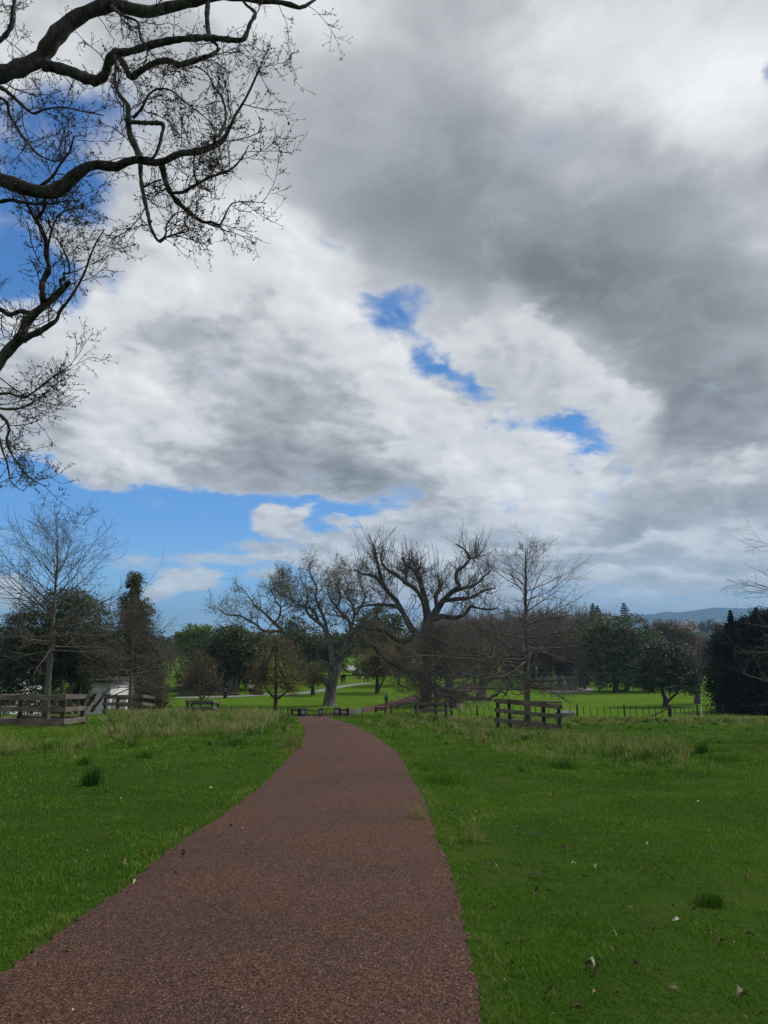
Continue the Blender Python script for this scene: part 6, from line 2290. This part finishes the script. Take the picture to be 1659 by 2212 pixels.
tussock(200, 1697, 0, 'dark rush tussock standing alone on the left turf', .30, .13, 260, 1, .05, .26, .6)
tussock(183, 1652, 0, 'smaller green tussock just behind the dark rush on the left', .18, .12, 140, 2, .15, .36)
tussock(310, 1637, 0, 'small dark tussock on the left turf near the long grass', .18, .16, 150, 3, .1, .34)
tussock(955, 1690, 0, 'wide lush green tussock beside the right edge of the red path', .22, .34, 520, 4, .18, .44, 1.0)
tussock(938, 1664, 0, 'small lush tussock behind the wide one beside the red path', .16, .24, 200, 5, .15, .4, 1.0)
tussock(1535, 1955, 0, 'dark tussock among fallen leaves in the lower right turf', .10, .09, 300, 6, .02, .2, .9)
tussock(1518, 1630, 0, 'dark upright tussock far out on the right turf', .30, .15, 160, 7, .1, .28, .6)
tussock(1563, 1645, 0, 'low wide dark tussock, rightmost of those out on the right turf', .2, .34, 260, 8, .1, .3, .9)
tussock(1215, 1660, 0, 'low green tussock in the middle of the right turf', .2, .26, 240, 9, .1, .3, .8)
tussock(505, 1612, 0, 'low dark tussock on the turf left of the path bend', .2, .3, 260, 10, .08, .28, .8)
tussock(905, 1790 - 20, 0, 'wispy pale tuft leaning over the right edge of the path', .22, .1, 60, 11, .6, .9, 1.0)
tussock(632, 1618, 0, 'straw coloured tuft on the left edge of the path at the bend', .42, .22, 150, 12, .55, .95, .6)
tussock(1020, 1818, 0, 'spray of long pale blades in the turf right of the path', .30, .10, 60, 13, .5, .8, 1.1)

LEAFM = [mat_flat('dead_leaf_%s' % n_, c, .8, .3, 30, .2) for n_, c in (('pale', (.24, .20, .12)), ('tan', (.13, .085, .042)), ('brown', (.06, .038, .02)), ('cream', (.55, .50, .38)))]


def dead_leaf(seed, mat):
    rng = random.Random(seed)
    v, f = [], []
    n = 7
    for i in range(n):
        u = i / (n - 1)
        w = .019 * math.sin(math.pi * min(.97, u * .9 + .06)) * (1 + .25 * math.sin(u * 19))
        cu = .026 * math.sin(u * 3.4 + rng.uniform(-.3, .3))
        for s in (-1, 0, 1):
            v.append(((u - .5) * .085, s * w, cu + abs(s) * w * (.9 + .6 * s * math.sin(u * 7))))
    for i in range(n - 1):
        for s in (0, 1):
            f.append((i * 3 + s, i * 3 + s + 1, i * 3 + s + 4, i * 3 + s + 3))
    me = bpy.data.meshes.new('dead_leaf')
    me.from_pydata(v, [], f)
    me.materials.append(mat)
    return me


LEAFMESH = [dead_leaf(i, LEAFM[i]) for i in range(4)]


def scatter_leaves():
    rng = random.Random(12)
    spots = [(1278, 2092, 3, 1.15), (1093, 2132, 0, .8), (1222, 1832 + 10, 1, 1.4), (1010, 2036, 0, .9), (1325, 2028, 3, .8), (1328, 2065, 1, .9), (1555, 1955, 0, 1.2), (1508, 1950, 1, 1.2), (1460, 1998, 3, .9), (1500, 1980, 1, 1.0),
             (1068, 1880, 0, 1.1), (1240, 1875, 3, .9), (1290, 1880, 3, .8), (1400, 1830, 3, .9), (1190, 1722, 0, .9), (1510, 1738, 3, .9), (1290, 2110, 2, 1.2), (1245, 2200, 1, 1.2), (1380, 2100, 2, 1.0), (1455, 2150, 0, 1.0), (1600, 2160, 0, 1.1),
             (1615, 1905, 1, 1.1), (1250, 1990, 1, .9), (1160, 1930, 2, .9), (1360, 1970, 0, .8), (1020, 1900, 1, .9), (1120, 1880, 2, .9),
             (455, 1708, 3, 1.0), (500, 1790, 2, 1.0), (575, 1695, 0, 1.0), (238, 1814, 1, 1.0), (100, 1815, 0, .9), (60, 1735, 0, 1.0), (160, 1870, 0, .8), (200, 1890, 1, .8), (260, 1730, 3, .8),
             (392, 2032, 1, .9), (432, 2094, 3, .7), (108, 2152, 3, .6), (160, 2198, 3, .7), (470, 1965, 1, .8), (285, 1912, 3, .9), (524, 1795, 3, .7), (668, 1817, 3, .6), (860, 1765, 0, .6), (905, 1762, 0, .6), (780, 1870, 0, .5),
             (150, 2062, 1, .8), (75, 2100, 1, .8), (230, 2000, 1, .8), (1030, 1760, 0, 1.0), (1345, 1790, 2, 1.0), (1180, 1790, 2, .9), (980, 1750, 1, .9), (1430, 1900, 2, .9), (1560, 2050, 2, 1.0), (1130, 2050, 2, .9), (1190, 2160, 1, .9)]
    for _ in range(36):
        spots.append((rng.uniform(1060, 1655), 1780 + 430 * rng.random() ** .8, rng.choice([0, 1, 2, 2, 2]), rng.uniform(.45, .9)))
    for _ in range(22):
        spots.append((rng.uniform(20, 560), rng.uniform(1680, 1900), rng.choice([0, 1, 2]), rng.uniform(.6, 1.0)))
    names = ['pale curled dead leaf lying on the ground near the red path', 'tan curled dead leaf lying on the ground near the red path', 'dark brown dead leaf lying on the ground near the red path', 'cream coloured dead leaf lying on the ground near the red path']
    base = [None] * 4
    for px, py, k, s in spots:
        g = G(px, py, 60)
        lift = .02 if bool(on_path(np.array([g[0]]), np.array([g[1]]))[0]) else .026
        if base[k] is None:
            o = bpy.data.objects.new('fallen_leaf', LEAFMESH[k])
            tag(o, names[k], 'leaf', ['pale fallen leaves', 'tan fallen leaves', 'dark fallen leaves', 'cream fallen leaves'][k])
            base[k] = o
        else:
            o = base[k].copy()
        COL.objects.link(o)
        o.location = (g[0], g[1], g[2] + lift)
        o.rotation_euler = (rng.uniform(-.8, .8), rng.uniform(-.5, .5), rng.uniform(0, 6.28))
        q = s * rng.uniform(.8, 1.15) * .62
        o.scale = (q, q, q)


scatter_leaves()

# fallen twigs, and the crumbs of leaf and bark that gather along the path edges
def fallen_twig(px0, py0, px1, py1, r, label):
    a, b = G(px0, py0, 60), G(px1, py1, 60)
    rng = np.random.default_rng(int(px0))
    u = np.linspace(0, 1, 9)[:, None]
    pts = (b - a) * u + np.cumsum(rng.normal(0, .028, (9, 3)), axis=0) * [1, 1, 0] * np.linalg.norm(b - a) * .6
    pts[:, 2] = [Z(a[0] + p[0], a[1] + p[1]) - a[2] + .03 for p in pts]
    bm_, rm_ = pts[None], np.linspace(r, r * .4, 9)[None]
    c, s = spawn(rng, bm_, rm_, 4, .3, .95, 40, 10, np.linalg.norm(b - a) * .25, 4, .6, .1, tk=0)
    c[..., 2] = np.maximum(c[..., 2], .02 + pts[:, 2].min())
    o = obj('fallen_twig', tubes_mesh('fallen_twig', [(bm_, rm_, 6), (c, s, 4)]), TWIG, None, a)
    tag(o, label, 'twig')


fallen_twig(1085, 1800, 1195, 1812, .0035, 'thin grey twig lying across the turf right of the path')
fallen_twig(1125, 1890, 1190, 1905, .0035, 'dark crooked twig in the turf above the pale leaves')
fallen_twig(1375, 2008, 1455, 2002, .0035, 'pale bent twig lying in the lower right turf')
fallen_twig(386, 2036, 410, 2022, .0035, 'short tan twig lying on the red path')
fallen_twig(960, 1748, 1010, 1756, .0035, 'forked twig at the right side of the path')


def path_litter():
    rng = np.random.default_rng(6)
    pts = []
    for E, sgn in ((PATH_L, 1), (PATH_R, -1)):
        k = (E[:, 1] > 1.5) & (E[:, 1] < 28)
        e = E[k]
        n = 2600
        f = rng.uniform(0, 1, n) ** 1.6 * (len(e) - 1.01)
        i = f.astype(int)
        p = e[i] + (e[i + 1] - e[i]) * (f - i)[:, None]
        clump = vnoise(p[:, 0], p[:, 1], 2.2, 40)
        off = np.abs(rng.normal(0, .07, n)) * sgn + rng.normal(0, .015, n)
        p = p + np.stack([off, np.zeros(n)], 1)
        pts.append(p[rng.random(n) < _ss(.35, .7, clump) * .9 + .06])
    p = np.concatenate(pts)
    c = np.stack([p[:, 0], p[:, 1], zfun(p[:, 0], p[:, 1]) + .022], 1)
    V, F = quads_np(rng, c, .016, .35, 2.5)
    o = obj('leaf_litter', mesh_np('leaf_litter', V, [F]), mat_leaf('litter', [(.03, .018, .012), (.07, .042, .026), (.13, .085, .05), (.24, .18, .11)], 0, .9))
    tag(o, kind='stuff')


path_litter()

# ------------------------------------------------------------------ air: the far hills fade to blue
def haze():
    m = bpy.data.materials.new('air')
    m.use_nodes = True
    t = m.node_tree
    t.nodes.clear()
    v = t.nodes.new('ShaderNodeVolumePrincipled')
    v.inputs['Color'].default_value = (.34, .62, 1.0, 1)
    v.inputs['Density'].default_value = 1.75e-4
    v.inputs['Anisotropy'].default_value = .1
    o_ = t.nodes.new('ShaderNodeOutputMaterial')
    t.links.new(v.outputs[0], o_.inputs['Volume'])
    b = MB()
    b.box(-9500, 9500, -9500, 9500, -56, 330)
    o = obj('haze', b.mesh('haze'), m)
    tag(o, kind='stuff')


haze()
